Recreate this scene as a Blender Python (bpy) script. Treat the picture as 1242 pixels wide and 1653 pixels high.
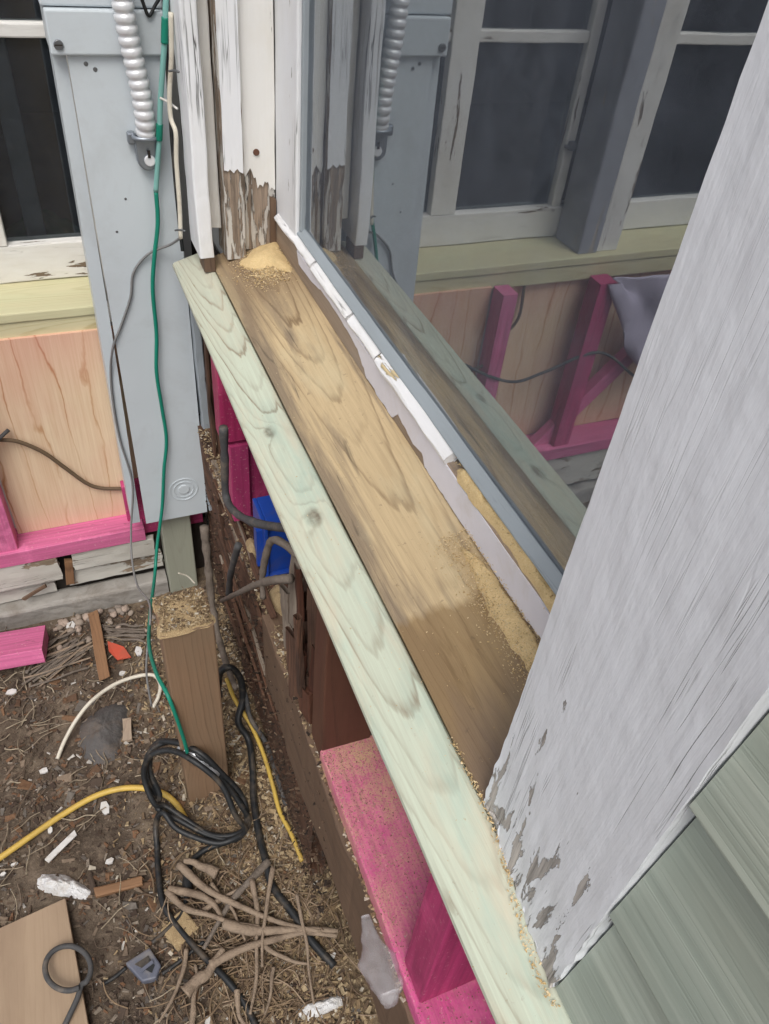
import bpy, math, random
import numpy as np
from mathutils import Vector, Matrix, noise as mn
random.seed(7)
S = bpy.context.scene
for o in list(bpy.data.objects): bpy.data.objects.remove(o)
COL = S.collection
# ------------------------------------------------------------------ camera (solved from the vanishing points)
CAMZ = 1.5; FPX = 1244.0
AX = np.array([.9254, -.1908, .3275]); AY = np.array([-.3692, -.6496, .6646]); AZ = np.array([.0858, -.7361, -.6714])
AZ /= np.linalg.norm(AZ); AY -= AY.dot(AZ)*AZ; AY /= np.linalg.norm(AY); AX = np.cross(AY, AZ)
if AX[0] < 0: AX = -AX
cam = bpy.data.cameras.new('camera'); co = bpy.data.objects.new('camera', cam); COL.objects.link(co)
R_ = np.array([AX, AY, AZ])
m = Matrix.Identity(4)
for i in range(3):
    m[i][0] = R_[i][0]; m[i][1] = -R_[i][1]; m[i][2] = -R_[i][2]
m[2][3] = CAMZ
co.matrix_world = m
cam.sensor_fit = 'VERTICAL'; cam.sensor_height = 24; cam.lens = FPX/1653*24
cam.clip_start = .01; cam.clip_end = 400
S.camera = co
# ------------------------------------------------------------------ light
W = bpy.data.worlds.new('World'); S.world = W; W.use_nodes = True
wn = W.node_tree; wn.nodes.clear()
out = wn.nodes.new('ShaderNodeOutputWorld'); bg = wn.nodes.new('ShaderNodeBackground'); sky = wn.nodes.new('ShaderNodeTexSky')
sky.sky_type = 'NISHITA'; sky.sun_disc = False
SUN_EL, SUN_AZ = math.radians(58), math.radians(205)
sky.sun_elevation = SUN_EL; sky.sun_rotation = SUN_AZ
sky.air_density = 1.0; sky.dust_density = 4.0; sky.ozone_density = 1.0
hs = wn.nodes.new('ShaderNodeHueSaturation'); hs.inputs['Saturation'].default_value = .42
wn.links.new(sky.outputs[0], hs.inputs['Color']); wn.links.new(hs.outputs[0], bg.inputs[0])
bg.inputs[1].default_value = .128; wn.links.new(bg.outputs[0], out.inputs[0])
sl = bpy.data.lights.new('sun', 'SUN'); sl.energy = .95; sl.angle = math.radians(28); sl.color = (1, .96, .9)
so = bpy.data.objects.new('sun', sl); COL.objects.link(so)
sd = Vector((math.sin(SUN_AZ)*math.cos(SUN_EL), math.cos(SUN_AZ)*math.cos(SUN_EL), math.sin(SUN_EL)))
so.rotation_euler = sd.to_track_quat('Z', 'Y').to_euler(); so.location = (-2, -2, 6)
vs = S.view_settings
vs.view_transform = 'Standard'; vs.look = 'None'; vs.gamma = 1; vs.use_curve_mapping = False
vs.exposure = .5
# ------------------------------------------------------------------ pixel helpers (directions of the photograph -> points on known planes)
def ray(u, v):
    r = np.array([(u-621)/FPX, (v-826.5)/FPX, 1.0]); return np.array([r@AX, r@AY, r@AZ])
def at(u, v, axis, val):
    i = 'xyz'.index(axis); r = ray(u, v); t = ((val-CAMZ) if i == 2 else val)/r[i]
    return Vector((r[0]*t, r[1]*t, CAMZ+r[2]*t))
def sm(a, b, x):
    t = min(1, max(0, (x-a)/(b-a))); return t*t*(3-2*t)
def gz(x, y):
    h = .012*mn.noise(Vector((x*3, y*3, 0)))+.006*mn.noise(Vector((x*11, y*11, 4)))
    if abs(x) < 2 and abs(y) < 3: h += .0022*mn.noise(Vector((x*60, y*60, 9)))
    return h + .02*sm(.0, .2, x)*sm(.2, .6, y)
def G(u, v, h=.008):
    z = 0
    for _ in range(4):
        p = at(u, v, 'z', z+h); z = gz(p.x, p.y)
    return p
# ------------------------------------------------------------------ node helper
class N:
    def __init__(s, name):
        s.m = bpy.data.materials.new(name); s.m.use_nodes = True; s.t = s.m.node_tree; s.t.nodes.clear()
        s.o = s.t.nodes.new('ShaderNodeOutputMaterial')
        s.tc = s.t.nodes.new('ShaderNodeTexCoord'); s.oi = s.t.nodes.new('ShaderNodeObjectInfo')
    def n(s, k, **kw):
        x = s.t.nodes.new(k)
        for a, b in kw.items(): setattr(x, a, b)
        return x
    def put(s, sock, v):
        if hasattr(v, 'links') or hasattr(v, 'is_linked'): s.t.links.new(v, sock)
        else:
            if isinstance(v, (tuple, list)) and len(v) == 3 and sock.type == 'RGBA': v = (*v, 1)
            sock.default_value = v
    def math(s, op, a, b=None, c=None, clamp=False):
        x = s.n('ShaderNodeMath', operation=op, use_clamp=clamp); s.put(x.inputs[0], a)
        if b is not None: s.put(x.inputs[1], b)
        if c is not None: s.put(x.inputs[2], c)
        return x.outputs[0]
    def vm(s, op, a, b=None):
        x = s.n('ShaderNodeVectorMath', operation=op); s.put(x.inputs[0], a)
        if b is not None: s.put(x.inputs[1], b)
        return x.outputs[0]
    def noise(s, vec, scale, detail=4, rough=.55, dist=0):
        x = s.n('ShaderNodeTexNoise'); s.put(x.inputs['Vector'], vec); s.put(x.inputs['Scale'], scale)
        x.inputs['Detail'].default_value = detail; x.inputs['Roughness'].default_value = rough; x.inputs['Distortion'].default_value = dist
        return x.outputs[0]
    def voro(s, vec, scale, feat='F1', outp=0):
        x = s.n('ShaderNodeTexVoronoi', feature=feat); s.put(x.inputs['Vector'], vec); s.put(x.inputs['Scale'], scale); return x.outputs[outp]
    def ramp(s, fac, stops, interp='LINEAR'):
        x = s.n('ShaderNodeValToRGB'); s.put(x.inputs[0], fac); cr = x.color_ramp; cr.interpolation = interp
        while len(cr.elements) < len(stops): cr.elements.new(.5)
        for e, (p, c) in zip(cr.elements, stops):
            e.position = p; e.color = (*c, 1) if isinstance(c, (tuple, list)) else (c, c, c, 1)
        return x.outputs[0]
    def mix(s, fac, a, b, blend='MIX'):
        x = s.n('ShaderNodeMix', data_type='RGBA', blend_type=blend, clamp_factor=True)
        s.put(x.inputs[0], fac); s.put(x.inputs[6], a); s.put(x.inputs[7], b); return x.outputs[2]
    def range(s, v, a, b, c=0, d=1):
        x = s.n('ShaderNodeMapRange'); s.put(x.inputs[0], v)
        for i, q in enumerate((a, b, c, d)): x.inputs[i+1].default_value = q
        return x.outputs[0]
    def scale(s, vec, xyz): return s.vm('MULTIPLY', vec, xyz)
    def coord(s, rnd=True):
        v = s.tc.outputs['Object']
        if rnd:
            c = s.n('ShaderNodeCombineXYZ'); r = s.math('MULTIPLY', s.oi.outputs['Random'], 7.0)
            for i in range(3): s.put(c.inputs[i], r)
            v = s.vm('ADD', v, c.outputs[0])
        return v
    def sep(s, v):
        x = s.n('ShaderNodeSeparateXYZ'); s.put(x.inputs[0], v); return x.outputs
    def bump(s, h, strength=.3, dist=.002, prev=None):
        x = s.n('ShaderNodeBump'); s.put(x.inputs['Height'], h); x.inputs['Strength'].default_value = strength; x.inputs['Distance'].default_value = dist
        if prev is not None: s.put(x.inputs['Normal'], prev)
        return x.outputs[0]
    def done(s, col, rough=.7, normal=None, metal=0, spec=.4, **kw):
        p = s.n('ShaderNodeBsdfPrincipled'); s.put(p.inputs['Base Color'], col); s.put(p.inputs['Roughness'], rough)
        p.inputs['Metallic'].default_value = metal; p.inputs['Specular IOR Level'].default_value = spec
        for k, v in kw.items(): s.put(p.inputs[k.replace('_', ' ')], v)
        if normal is not None: s.put(p.inputs['Normal'], normal)
        s.t.links.new(p.outputs[0], s.o.inputs[0]); return s.m
# wood whose rings are cut lengthwise (grain along local Y); knots = (x, y, radius) in local metres
def wood_nodes(k, light, dark, freq=120, tilt=.03, cx=.0, cz=-.03, warp=.012, wscale=(6, 1.2, 6), fibre=.25, knots=(), rnd=True, contrast=1.0):
    v0 = k.tc.outputs['Object']; vr = k.coord(rnd)
    nz = k.n('ShaderNodeTexNoise'); k.put(nz.inputs['Vector'], k.scale(vr, wscale)); nz.inputs['Scale'].default_value = 1.0; nz.inputs['Detail'].default_value = 3
    off = k.vm('MULTIPLY', k.vm('SUBTRACT', nz.outputs['Color'], (.5, .5, .5)), (warp*2, 0, warp*2))
    x, y, z = k.sep(k.vm('ADD', v0, off))
    if rnd:
        jr = k.math('MULTIPLY_ADD', k.oi.outputs['Random'], .06, cx-.03)
    else: jr = cx
    px = k.math('SUBTRACT', x, jr)
    pz = k.math('SUBTRACT', k.math('SUBTRACT', z, cz), k.math('MULTIPLY', y, tilt))
    r = k.math('SQRT', k.math('ADD', k.math('MULTIPLY', px, px), k.math('MULTIPLY', pz, pz)))
    core = None
    x0, y0, z0 = k.sep(v0)
    for (kx, ky, kr) in knots:
        dx = k.math('SUBTRACT', x, kx); dy = k.math('MULTIPLY', k.math('SUBTRACT', y, ky), .62)
        d = k.math('SQRT', k.math('ADD', k.math('MULTIPLY', dx, dx), k.math('MULTIPLY', dy, dy)))
        g = k.math('EXPONENT', k.math('MULTIPLY', k.math('MULTIPLY', d, d), -1/(2*(kr*1.25)**2)))
        r = k.math('ADD', r, k.math('MULTIPLY', g, kr*.5))
        c = k.range(d, kr*.45, kr*1.05, 1, 0)
        core = c if core is None else k.math('MAXIMUM', core, c)
    r = k.math('ADD', r, k.math('MULTIPLY', k.math('SUBTRACT', k.noise(k.scale(vr, (55, 5, 55)), 1, 4, .6), .5), .55/freq*2))
    rf = k.math('MULTIPLY', r, freq)
    f = k.math('FRACT', rf)
    wn_ = k.n('ShaderNodeTexWhiteNoise', noise_dimensions='1D'); k.put(wn_.inputs['W'], k.math('FLOOR', rf))
    ring = k.ramp(f, [(0, .0), (.40, .03), (.72, .20*contrast), (.87, .95*contrast), (.94, .7*contrast), (1, 0)])
    ring = k.math('MULTIPLY', ring, k.range(wn_.outputs[0], 0, 1, .25, 1.0))
    ring = k.math('MULTIPLY', ring, k.range(k.noise(k.scale(vr, (24, 3, 24)), 1, 4, .6), .28, .62, .25, 1))
    fib = k.noise(k.scale(vr, (420, 9, 420)), 1, 4, .65)
    fib2 = k.noise(k.scale(vr, (130, 2.5, 130)), 1, 4, .6)
    fsum = k.math('ADD', k.math('MULTIPLY', k.math('SUBTRACT', fib, .5), fibre*2.2), k.math('MULTIPLY', k.math('SUBTRACT', fib2, .5), fibre*1.6))
    fac = k.math('ADD', k.math('MULTIPLY', ring, .8), k.math('ADD', fsum, fibre*.35), clamp=True)
    col = k.mix(fac, light, dark)
    if core is not None:
        col = k.mix(k.math('MULTIPLY', core, k.range(k.noise(vr, 120, 3), .3, .7, .35, .9)), col, tuple(c*.55 for c in dark))
    h = k.math('SUBTRACT', k.math('MULTIPLY', fib, .6), k.math('MULTIPLY', ring, .35))
    return col, h, vr
def wood(name, light, dark, stain=None, stain_amt=.5, stain_s=(10, 2.5, 10), rough=.72, bstr=.35, **kw):
    k = N(name); col, h, vr = wood_nodes(k, light, dark, **kw)
    if stain:
        sf = k.range(k.noise(k.scale(vr, stain_s), 1, 5, .6, .3), .42, .68)
        col = k.mix(k.math('MULTIPLY', sf, stain_amt), col, stain)
    return k.done(col, rough, k.bump(h, bstr, .0015))
def paint(name, base, under=(.16, .12, .085), peel=.5, dirt=.25, wear=None, rough=.55, bstr=.5, crack=.5, stretch=(28, 5, 28), tint=(.5, .47, .42), crack_zone=None, crack_w=.012):
    """old oil paint over wood, brush ridges and cracks along local Y; wear=(y0,y1): more bare wood from y1 down to y0"""
    k = N(name); v = k.coord(); x, y, z = k.sep(k.tc.outputs['Object'])
    a = k.noise(k.scale(v, stretch), 1, 6, .62, .4)
    thr = k.range(k.noise(k.scale(v, (90, 9, 90)), 1, 5, .65), .3, .7, -.07, .07)
    s = k.math('ADD', a, thr)
    lim = peel
    if wear:
        w = k.range(y, wear[0], wear[1], 1, 0)
        s = k.math('ADD', s, k.math('MULTIPLY', w, wear[2] if len(wear) > 2 else .22))
    pm = k.range(s, lim, lim+.02)
    # fine cracks along the grain
    cn = k.noise(k.scale(v, (120, 3.2, 120)), 1, 3, .55, .1)
    cl = k.math('ABSOLUTE', k.math('SUBTRACT', cn, .5))
    cm = k.math('MULTIPLY', k.range(cl, .0, crack_w, 1, 0), k.range(k.noise(k.scale(v, (14, 4, 14)), 1, 4), .52, .66))
    cm = k.math('MULTIPLY', cm, crack)
    if crack_zone:   # cracks crowd the foot and one long edge of the board
        cm = k.math('MULTIPLY', cm, k.math('MAXIMUM', k.range(y, crack_zone[0], crack_zone[1], 1, .12), k.range(x, crack_zone[2], crack_zone[3], 1, 0)))
    br = k.noise(k.scale(v, (260, 16, 260)), 1, 3, .55)
    lump = k.noise(k.scale(v, (48, 26, 48)), 1, 4, .5)
    dn = k.noise(k.scale(v, (9, 4, 9)), 1, 6, .65)
    pc = k.mix(k.math('MULTIPLY', k.range(dn, .45, .75), dirt), base, tint)
    pc = k.mix(k.math('MULTIPLY', k.range(br, .35, .7), .07), pc, tuple(c*.72 for c in base))
    uc = k.mix(k.range(k.noise(k.scale(v, (200, 8, 200)), 1, 5, .65), .3, .7), tuple(c*.45 for c in under), tuple(min(1, c*1.7) for c in under))
    col = k.mix(pm, pc, uc); col = k.mix(cm, col, (.03, .025, .02))
    h = k.math('ADD', k.math('MULTIPLY', k.math('SUBTRACT', 1, pm), .9), k.math('ADD', k.math('MULTIPLY', br, .22), k.math('MULTIPLY', lump, .9)))
    h = k.math('SUBTRACT', h, k.math('MULTIPLY', cm, 1.2))
    return k.done(col, k.mix(pm, (rough,)*3, (.9,)*3), k.bump(h, bstr, .0022))
def plain(name, col, rough=.5, metal=0, var=.15, vs_=30, bstr=.1, dirt=None, dirt_amt=.4, spec=.4, bd=.001):
    k = N(name); v = k.coord()
    n1 = k.noise(v, vs_, 5, .6)
    c = k.mix(k.math('MULTIPLY', k.range(n1, .3, .75), var*2), col, tuple(q*.6 for q in col))
    if dirt: c = k.mix(k.math('MULTIPLY', k.range(k.noise(v, vs_*.7, 6, .7, .5), .5, .68), dirt_amt), c, dirt)
    return k.done(c, rough, k.bump(k.noise(v, vs_*6, 4), bstr, bd), metal, spec)
def island(name, stops, rough=.85, bstr=.3):
    k = N(name); g = k.n('ShaderNodeNewGeometry')
    c = k.ramp(g.outputs['Random Per Island'], stops, 'CONSTANT')
    nz = k.noise(k.tc.outputs['Object'], 160, 4, .65)
    c = k.mix(k.range(nz, .3, .75, 0, .55), c, (.03, .022, .015))
    return k.done(c, rough, k.bump(nz, bstr, .001))
M = {}
def green_mat():
    k = N('treated_pine_pale_green')
    col, h, vr = wood_nodes(k, (.55, .60, .485), (.21, .15, .095), freq=330, tilt=.040, cx=.010, cz=-.050, warp=.0022, wscale=(9, .7, 9), fibre=.24, rnd=False, contrast=1.1,
                            knots=((.005, .105, .011), (.0, .27, .009)))
    p1 = k.noise(k.scale(vr, (16, 5, 16)), 1, 5, .62, .4)
    col = k.mix(k.math('MULTIPLY', k.range(p1, .5, .66), .55), col, (.36, .48, .41))
    p2 = k.noise(k.scale(k.vm('ADD', vr, (3, 9, 1)), (26, 4, 26)), 1, 5, .65, .5)
    col = k.mix(k.math('MULTIPLY', k.range(p2, .5, .68), .5), col, (.60, .50, .37))
    x, y, z = k.sep(k.tc.outputs['Object'])
    far = k.range(k.math('ADD', y, k.math('MULTIPLY', p1, .5)), .62, 1.0)
    col = k.mix(k.math('MULTIPLY', far, .45), col, (.42, .38, .30))
    sp = k.range(k.noise(vr, 150, 5, .75), .64, .72)
    col = k.mix(k.math('MULTIPLY', sp, .45), col, (.28, .22, .16))
    return k.done(col, .75, k.bump(h, .35, .0014))
M['green'] = green_mat()
def sill_mat():
    k = N('weathered_sill_wood')
    col, h, vr = wood_nodes(k, (.56, .43, .255), (.17, .105, .052), freq=260, tilt=.036, cx=.012, cz=-.05, warp=.0065, wscale=(9, 1.3, 9), fibre=.26, rnd=False, contrast=1.05)
    x, y, z = k.sep(k.tc.outputs['Object'])
    # grey-brown weathering in long streaks, strongest toward the outer edge
    st = k.noise(k.scale(vr, (34, 3.2, 34)), 1, 5, .62, .4)
    edge = k.range(x, -.055, .01, .20, -.06)
    g = k.range(k.math('ADD', st, edge), .50, .68)
    col = k.mix(k.math('MULTIPLY', g, .8), col, (.19, .145, .105))
    st2 = k.noise(k.scale(vr, (70, 5, 70)), 1, 4, .6, .6)
    col = k.mix(k.math('MULTIPLY', k.range(k.math('ADD', st2, k.math('MULTIPLY', edge, .4)), .62, .70), .75), col, (.06, .045, .035))
    # pale dry patches
    col = k.mix(k.math('MULTIPLY', k.range(k.noise(k.scale(vr, (18, 6, 18)), 1, 4), .55, .7), .45), col, (.60, .52, .34))
    # tide mark: old water stain near the casing end, and a darker one at the far corner
    wob = k.math('MULTIPLY', k.math('SUBTRACT', k.noise(k.scale(vr, (40, 9, 40)), 1, 5, .65), .5), .10)
    w = k.range(k.math('ADD', y, k.math('MULTIPLY', wob, .6)), -.258, -.270)
    col = k.mix(k.math('MULTIPLY', w, .7), col, (.22, .135, .055))
    w2 = k.range(k.math('ADD', k.math('SUBTRACT', y, k.math('MULTIPLY', x, .6)), k.math('MULTIPLY', wob, 1.2)), -.33, -.45)
    col = k.mix(k.math('MULTIPLY', w2, .8), col, (.13, .095, .085))
    w3 = k.range(k.math('ADD', y, k.math('MULTIPLY', wob, 2)), .27, .40)
    col = k.mix(k.math('MULTIPLY', w3, .6), col, (.21, .14, .08))
    sp = k.range(k.noise(vr, 130, 5, .75), .62, .70)
    col = k.mix(k.math('MULTIPLY', sp, .5), col, (.10, .07, .05))
    return k.done(col, k.range(w, 0, 1, .78, .6), k.bump(h, .55, .0018))
M['sill'] = sill_mat()
M['yellow_board'] = wood('new_treated_board', (.60, .56, .36), (.40, .34, .17), freq=260, tilt=.03, cz=-.06, warp=.004, contrast=1.0, fibre=.22, stain=(.50, .53, .33), stain_amt=.5)
M['post'] = wood('treated_post_brown', (.26, .165, .10), (.10, .056, .032), freq=190, tilt=.01, cz=-.03, cx=.07, warp=.004, fibre=.2, contrast=.9, knots=((-.012, -.09, .02),), rnd=False, stain=(.19, .15, .10))
M['old_stud'] = wood('old_red_brown_stud', (.095, .036, .022), (.05, .02, .013), freq=90, fibre=.3, stain=(.16, .08, .045), stain_amt=.5)
M['rot'] = wood('rotted_timber', (.15, .075, .045), (.022, .013, .010), freq=260, warp=.02, fibre=.5, stain=(.035, .02, .014), stain_amt=.85, stain_s=(30, 6, 30), rough=.92, bstr=1.0)
M['rot_gray'] = wood('weathered_gray_wood', (.30, .25, .20), (.10, .07, .05), freq=170, warp=.02, fibre=.45, stain=(.07, .05, .038), stain_amt=.75, stain_s=(40, 6, 40), rough=.92, bstr=.9)
M['rim'] = wood('rim_board_brown', (.165, .105, .068), (.065, .04, .026), freq=300, warp=.006, fibre=.3, stain=(.10, .065, .045), stain_amt=.6, stain_s=(24, 3, 24))
M['plyfloor'] = wood('plywood_scrap', (.36, .265, .18), (.25, .17, .105), freq=150, tilt=.06, cz=-.05, warp=.02, fibre=.12, contrast=.5, stain=(.22, .15, .10), stain_amt=.5)
M['stick'] = wood('bark_stick', (.24, .13, .065), (.11, .058, .03), freq=200, fibre=.4)
def ply_mat():
    k = N('pink_stained_plywood'); v = k.tc.outputs['Object']
    x, y, z = k.sep(v)
    nz = k.noise(k.scale(v, (7, 1.3, 7)), 1, 4, .5)
    f = k.math('FRACT', k.math('ADD', k.math('MULTIPLY', x, 19), k.math('ADD', k.math('MULTIPLY', nz, 3.0), k.math('MULTIPLY', k.noise(k.scale(v, (40, 12, 40)), 1, 3), .35))))
    line = k.ramp(f, [(0, 0.0), (.80, .05), (.865, 1.0), (.885, .5), (.91, .06), (1, 0)])
    fi = k.noise(k.scale(v, (380, 8, 380)), 1, 4, .65)
    line = k.math('MULTIPLY', line, k.range(k.noise(k.scale(v, (9, 4, 9)), 1, 3), .35, .6, .15, 1))
    col = k.mix(line, (.76, .60, .42), (.40, .17, .05)); col = k.mix(k.range(fi, .4, .75, 0, .4), col, (.50, .30, .16))
    col = k.mix(k.range(k.noise(k.scale(v, (60, 3, 60)), 1, 4), .4, .75, 0, .35), col, (.54, .32, .18))
    # overspray of pink primer from the framing around it
    top = k.range(k.math('ADD', y, k.math('MULTIPLY', nz, .2)), .20, .36)
    bot = k.range(k.math('ADD', y, k.math('MULTIPLY', nz, -.15)), -.24, -.38)
    col = k.mix(k.math('MULTIPLY', k.math('MAXIMUM', top, bot), .35), col, (.60, .16, .16))
    side = k.range(k.noise(v, 5, 3), .5, .7, 0, .25)
    col = k.mix(side, col, (.62, .30, .24))
    return k.done(col, .7, k.bump(k.noise(k.scale(v, (200, 6, 200)), 1, 4), .15, .001))
M['ply'] = ply_mat()
def pink_mat(name, base, dust=0, rough=.6):
    k = N(name); v = k.coord()
    n1 = k.noise(k.scale(v, (110, 4, 110)), 1, 5, .65)
    c = k.mix(k.range(n1, .38, .68, 0, .7), base, tuple(q*.5 for q in base))
    gl = k.math('FRACT', k.math('ADD', k.math('MULTIPLY', k.sep(v)[0], 90), k.math('MULTIPLY', k.noise(k.scale(v, (9, 1.6, 9)), 1, 3), 5)))
    c = k.mix(k.math('MULTIPLY', k.ramp(gl, [(0, 0), (.7, .05), (.88, 1), (.93, .4), (1, 0)]), .3), c, tuple(q*.4 for q in base))
    c = k.mix(k.range(k.noise(v, 210, 4, .7), .6, .72, 0, .5), c, (.75, .55, .5))
    c = k.mix(k.range(k.noise(k.scale(v, (12, 12, 12)), 1, 5, .65), .58, .72, 0, .45), c, tuple(min(1, q*1.5+.06) for q in base))
    c = k.mix(k.range(k.noise(k.scale(v, (24, 10, 24)), 1, 6, .7, .6), .66, .72, 0, .7), c, (.10, .05, .05))
    if dust:
        dn = k.math('MULTIPLY', k.range(k.noise(v, 16, 5, .7), .22, .6), k.range(k.noise(v, 480, 3, .7), .30, .55))
        dn = k.math('MULTIPLY', dn, k.range(k.math('ADD', k.sep(k.tc.outputs['Object'])[1], k.math('MULTIPLY', k.noise(v, 14, 4), .3)), .55, .92, .22, 1))
        c = k.mix(k.math('MULTIPLY', dn, dust), c, (.62, .45, .24))
    return k.done(c, rough, k.bump(k.noise(k.scale(v, (220, 14, 220)), 1, 4), .25, .001))
M['pink'] = pink_mat('magenta_primer', (.48, .05, .17)); M['pink_dust'] = pink_mat('magenta_primer_dusty', (.66, .08, .30), .9)
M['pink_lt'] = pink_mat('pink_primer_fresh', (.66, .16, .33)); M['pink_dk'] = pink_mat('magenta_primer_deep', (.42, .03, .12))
WHITE = (.74, .74, .75)
M['casing'] = paint('casing_paint', (.775, .80, .845), under=(.36, .335, .31), peel=.80, dirt=.25, wear=(-.37, -.10, .31), bstr=.85, crack=.9, crack_w=.02, crack_zone=(-.30, .02, -.055, -.01), stretch=(70, 15, 70), tint=(.50, .50, .50))
M['trim'] = paint('trim_paint', (.81, .825, .85), peel=.68, dirt=.3, crack=1.0, crack_w=.03, bstr=.55, tint=(.62, .58, .48))
M['trim_clean'] = paint('trim_paint_flaking', (.80, .795, .77), peel=.66, dirt=.35, crack=.9, crack_w=.025, bstr=.5, tint=(.66, .60, .46))
M['sash'] = paint('sash_paint', (.74, .73, .70), peel=.64, dirt=.4, crack=.6, bstr=.6, tint=(.50, .44, .35))
M['mullion'] = paint('mullion_shade_gray', (.28, .29, .33), peel=.62, dirt=.3, crack=.6, under=(.30, .27, .24), tint=(.2, .2, .2))  # shade on the mullion's face put into its gray base colour
M['lilac_paint'] = plain('thick_white_paint_skin', (.74, .73, .80), .5, var=.1, vs_=20, bstr=.35, dirt=(.55, .50, .46), dirt_amt=.35)
M['putty'] = paint('gray_putty', (.33, .37, .40), peel=.7, dirt=.4, bstr=.5, under=(.4, .36, .28), tint=(.22, .24, .25))
M['stop'] = paint('stop_paint', (.82, .82, .83), peel=.69, dirt=.3, bstr=.8, crack=.9, under=(.52, .42, .25), tint=(.66, .62, .52))
M['rail_bare'] = wood('bare_rail_wood', (.33, .25, .18), (.16, .11, .08), freq=260, fibre=.4, stain=(.42, .36, .30), stain_amt=.6, rough=.85, bstr=.7)
M['jamb_bare'] = paint('jamb_bare_wood', (.58, .56, .52), under=(.25, .195, .15), peel=.45, dirt=.5, crack=1.0, bstr=1.0, stretch=(85, 11, 85), tint=(.4, .34, .28))
M['skirt'] = paint('skirt_paint', (.56, .55, .50), peel=.56, dirt=.6, crack=.9, bstr=.7, under=(.22, .17, .12), tint=(.34, .31, .26), stretch=(9, 5, 16))
def siding_mat():
    k = N('sage_siding_stain'); v = k.coord(); v0 = k.tc.outputs['Object']
    g = k.noise(k.scale(v, (60, 1.0, 60)), 1, 2, .5); f = k.noise(k.scale(v, (330, 5, 330)), 1, 4)
    c = k.mix(k.range(g, .42, .6), (.315, .36, .31), (.40, .445, .385))
    c = k.mix(k.range(k.noise(k.scale(v, (10, 6, 10)), 1, 5), .45, .7, 0, .35), c, (.42, .42, .34))
    ln = k.math('ABSOLUTE', k.math('SUBTRACT', k.noise(k.scale(v, (120, 2.2, 120)), 1, 2, .5), .5)); lm = k.range(ln, 0, .035, 1, 0)
    c = k.mix(k.math('MULTIPLY', lm, .13), c, (.15, .19, .15))
    c = k.mix(k.range(f, .35, .7, 0, .35), c, (.22, .26, .22))
    h = k.math('SUBTRACT', k.math('ADD', k.math('MULTIPLY', g, 1.6), k.math('MULTIPLY', f, .15)), k.math('MULTIPLY', lm, .15))
    return k.done(c, .6, k.bump(h, .28, .003))
M['siding'] = siding_mat()
M['steel'] = plain('gray_enamel_steel', (.57, .625, .66), .38, var=.06, vs_=9, bstr=.03, dirt=(.36, .37, .37), dirt_amt=.25, spec=.5)
M['flex'] = plain('galvanised_flex', (.74, .75, .77), .42, .3, var=.1, vs_=40)
M['clamp'] = plain('die_cast_zinc', (.30, .33, .37), .4, .7, var=.2, vs_=60)
M['screw'] = plain('dull_screw', (.22, .23, .24), .4, .8)
M['black'] = plain('black_rubber', (.018, .02, .022), .5, var=.2, dirt=(.16, .125, .09), dirt_amt=.55)
M['black_dull'] = plain('old_cable_gray', (.07, .07, .072), .75, var=.3, dirt=(.22, .18, .14), dirt_amt=.6)
M['greenw'] = plain('green_insulation', (.01, .22, .15), .4); M['greenw_lt'] = plain('green_wire_taped', (.22, .47, .43), .5)
M['grayw'] = plain('gray_insulation', (.20, .20, .20), .5); M['whitew'] = plain('cream_insulation', (.66, .62, .52), .5, dirt=(.3, .24, .17))
M['yellow'] = plain('yellow_cord', (.60, .41, .09), .45, dirt=(.3, .2, .08), dirt_amt=.35)
M['brownc'] = plain('brown_cable', (.13, .09, .055), .6); M['root'] = plain('dry_root', (.31, .235, .17), .9, var=.35, vs_=45, bstr=.7, dirt=(.12, .085, .06), dirt_amt=.6, bd=.003)
M['root_gray'] = plain('gray_root', (.20, .165, .135), .9, var=.4, vs_=45, bstr=.7, dirt=(.08, .06, .045), dirt_amt=.6, bd=.003)
M['blue'] = plain('blue_box_plastic', (.015, .075, .42), .42, var=.15, dirt=(.12, .1, .09), dirt_amt=.35)
M['plug'] = plain('gray_blue_plug', (.12, .13, .17), .5, dirt=(.3, .26, .2)); M['tape'] = plain('silver_tape', (.6, .62, .65), .3, .6)
M['chip'] = plain('paint_chip_white', (.68, .67, .65), .7, var=.25, vs_=70, dirt=(.36, .31, .24), dirt_amt=.6)
M['rag'] = plain('white_rag', (.74, .74, .74), .85, var=.2, vs_=60, bstr=.9, dirt=(.40, .34, .26), dirt_amt=.6, bd=.003)
M['orange'] = plain('orange_plastic', (.55, .09, .05), .6, dirt=(.2, .12, .08))
M['concrete'] = plain('old_concrete', (.36, .34, .31), .9, var=.3, vs_=18, bstr=.5, dirt=(.14, .11, .08), dirt_amt=.5, bd=.003)
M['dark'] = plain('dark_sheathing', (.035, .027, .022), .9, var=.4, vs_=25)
M['room'] = plain('room_plaster', (.30, .29, .28), .9, var=.1, vs_=2); M['roomfloor'] = plain('room_floor', (.10, .07, .05), .7)
M['shell'] = plain('wall_shell', (.55, .54, .52), .9, var=.1, vs_=4); M['pale_shape'] = plain('pale_reflection', (.46, .42, .54), .4, var=.1, vs_=6)
M['leafgreen'] = plain('green_cloth', (.03, .14, .02), .9, var=.3, vs_=20)
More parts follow.
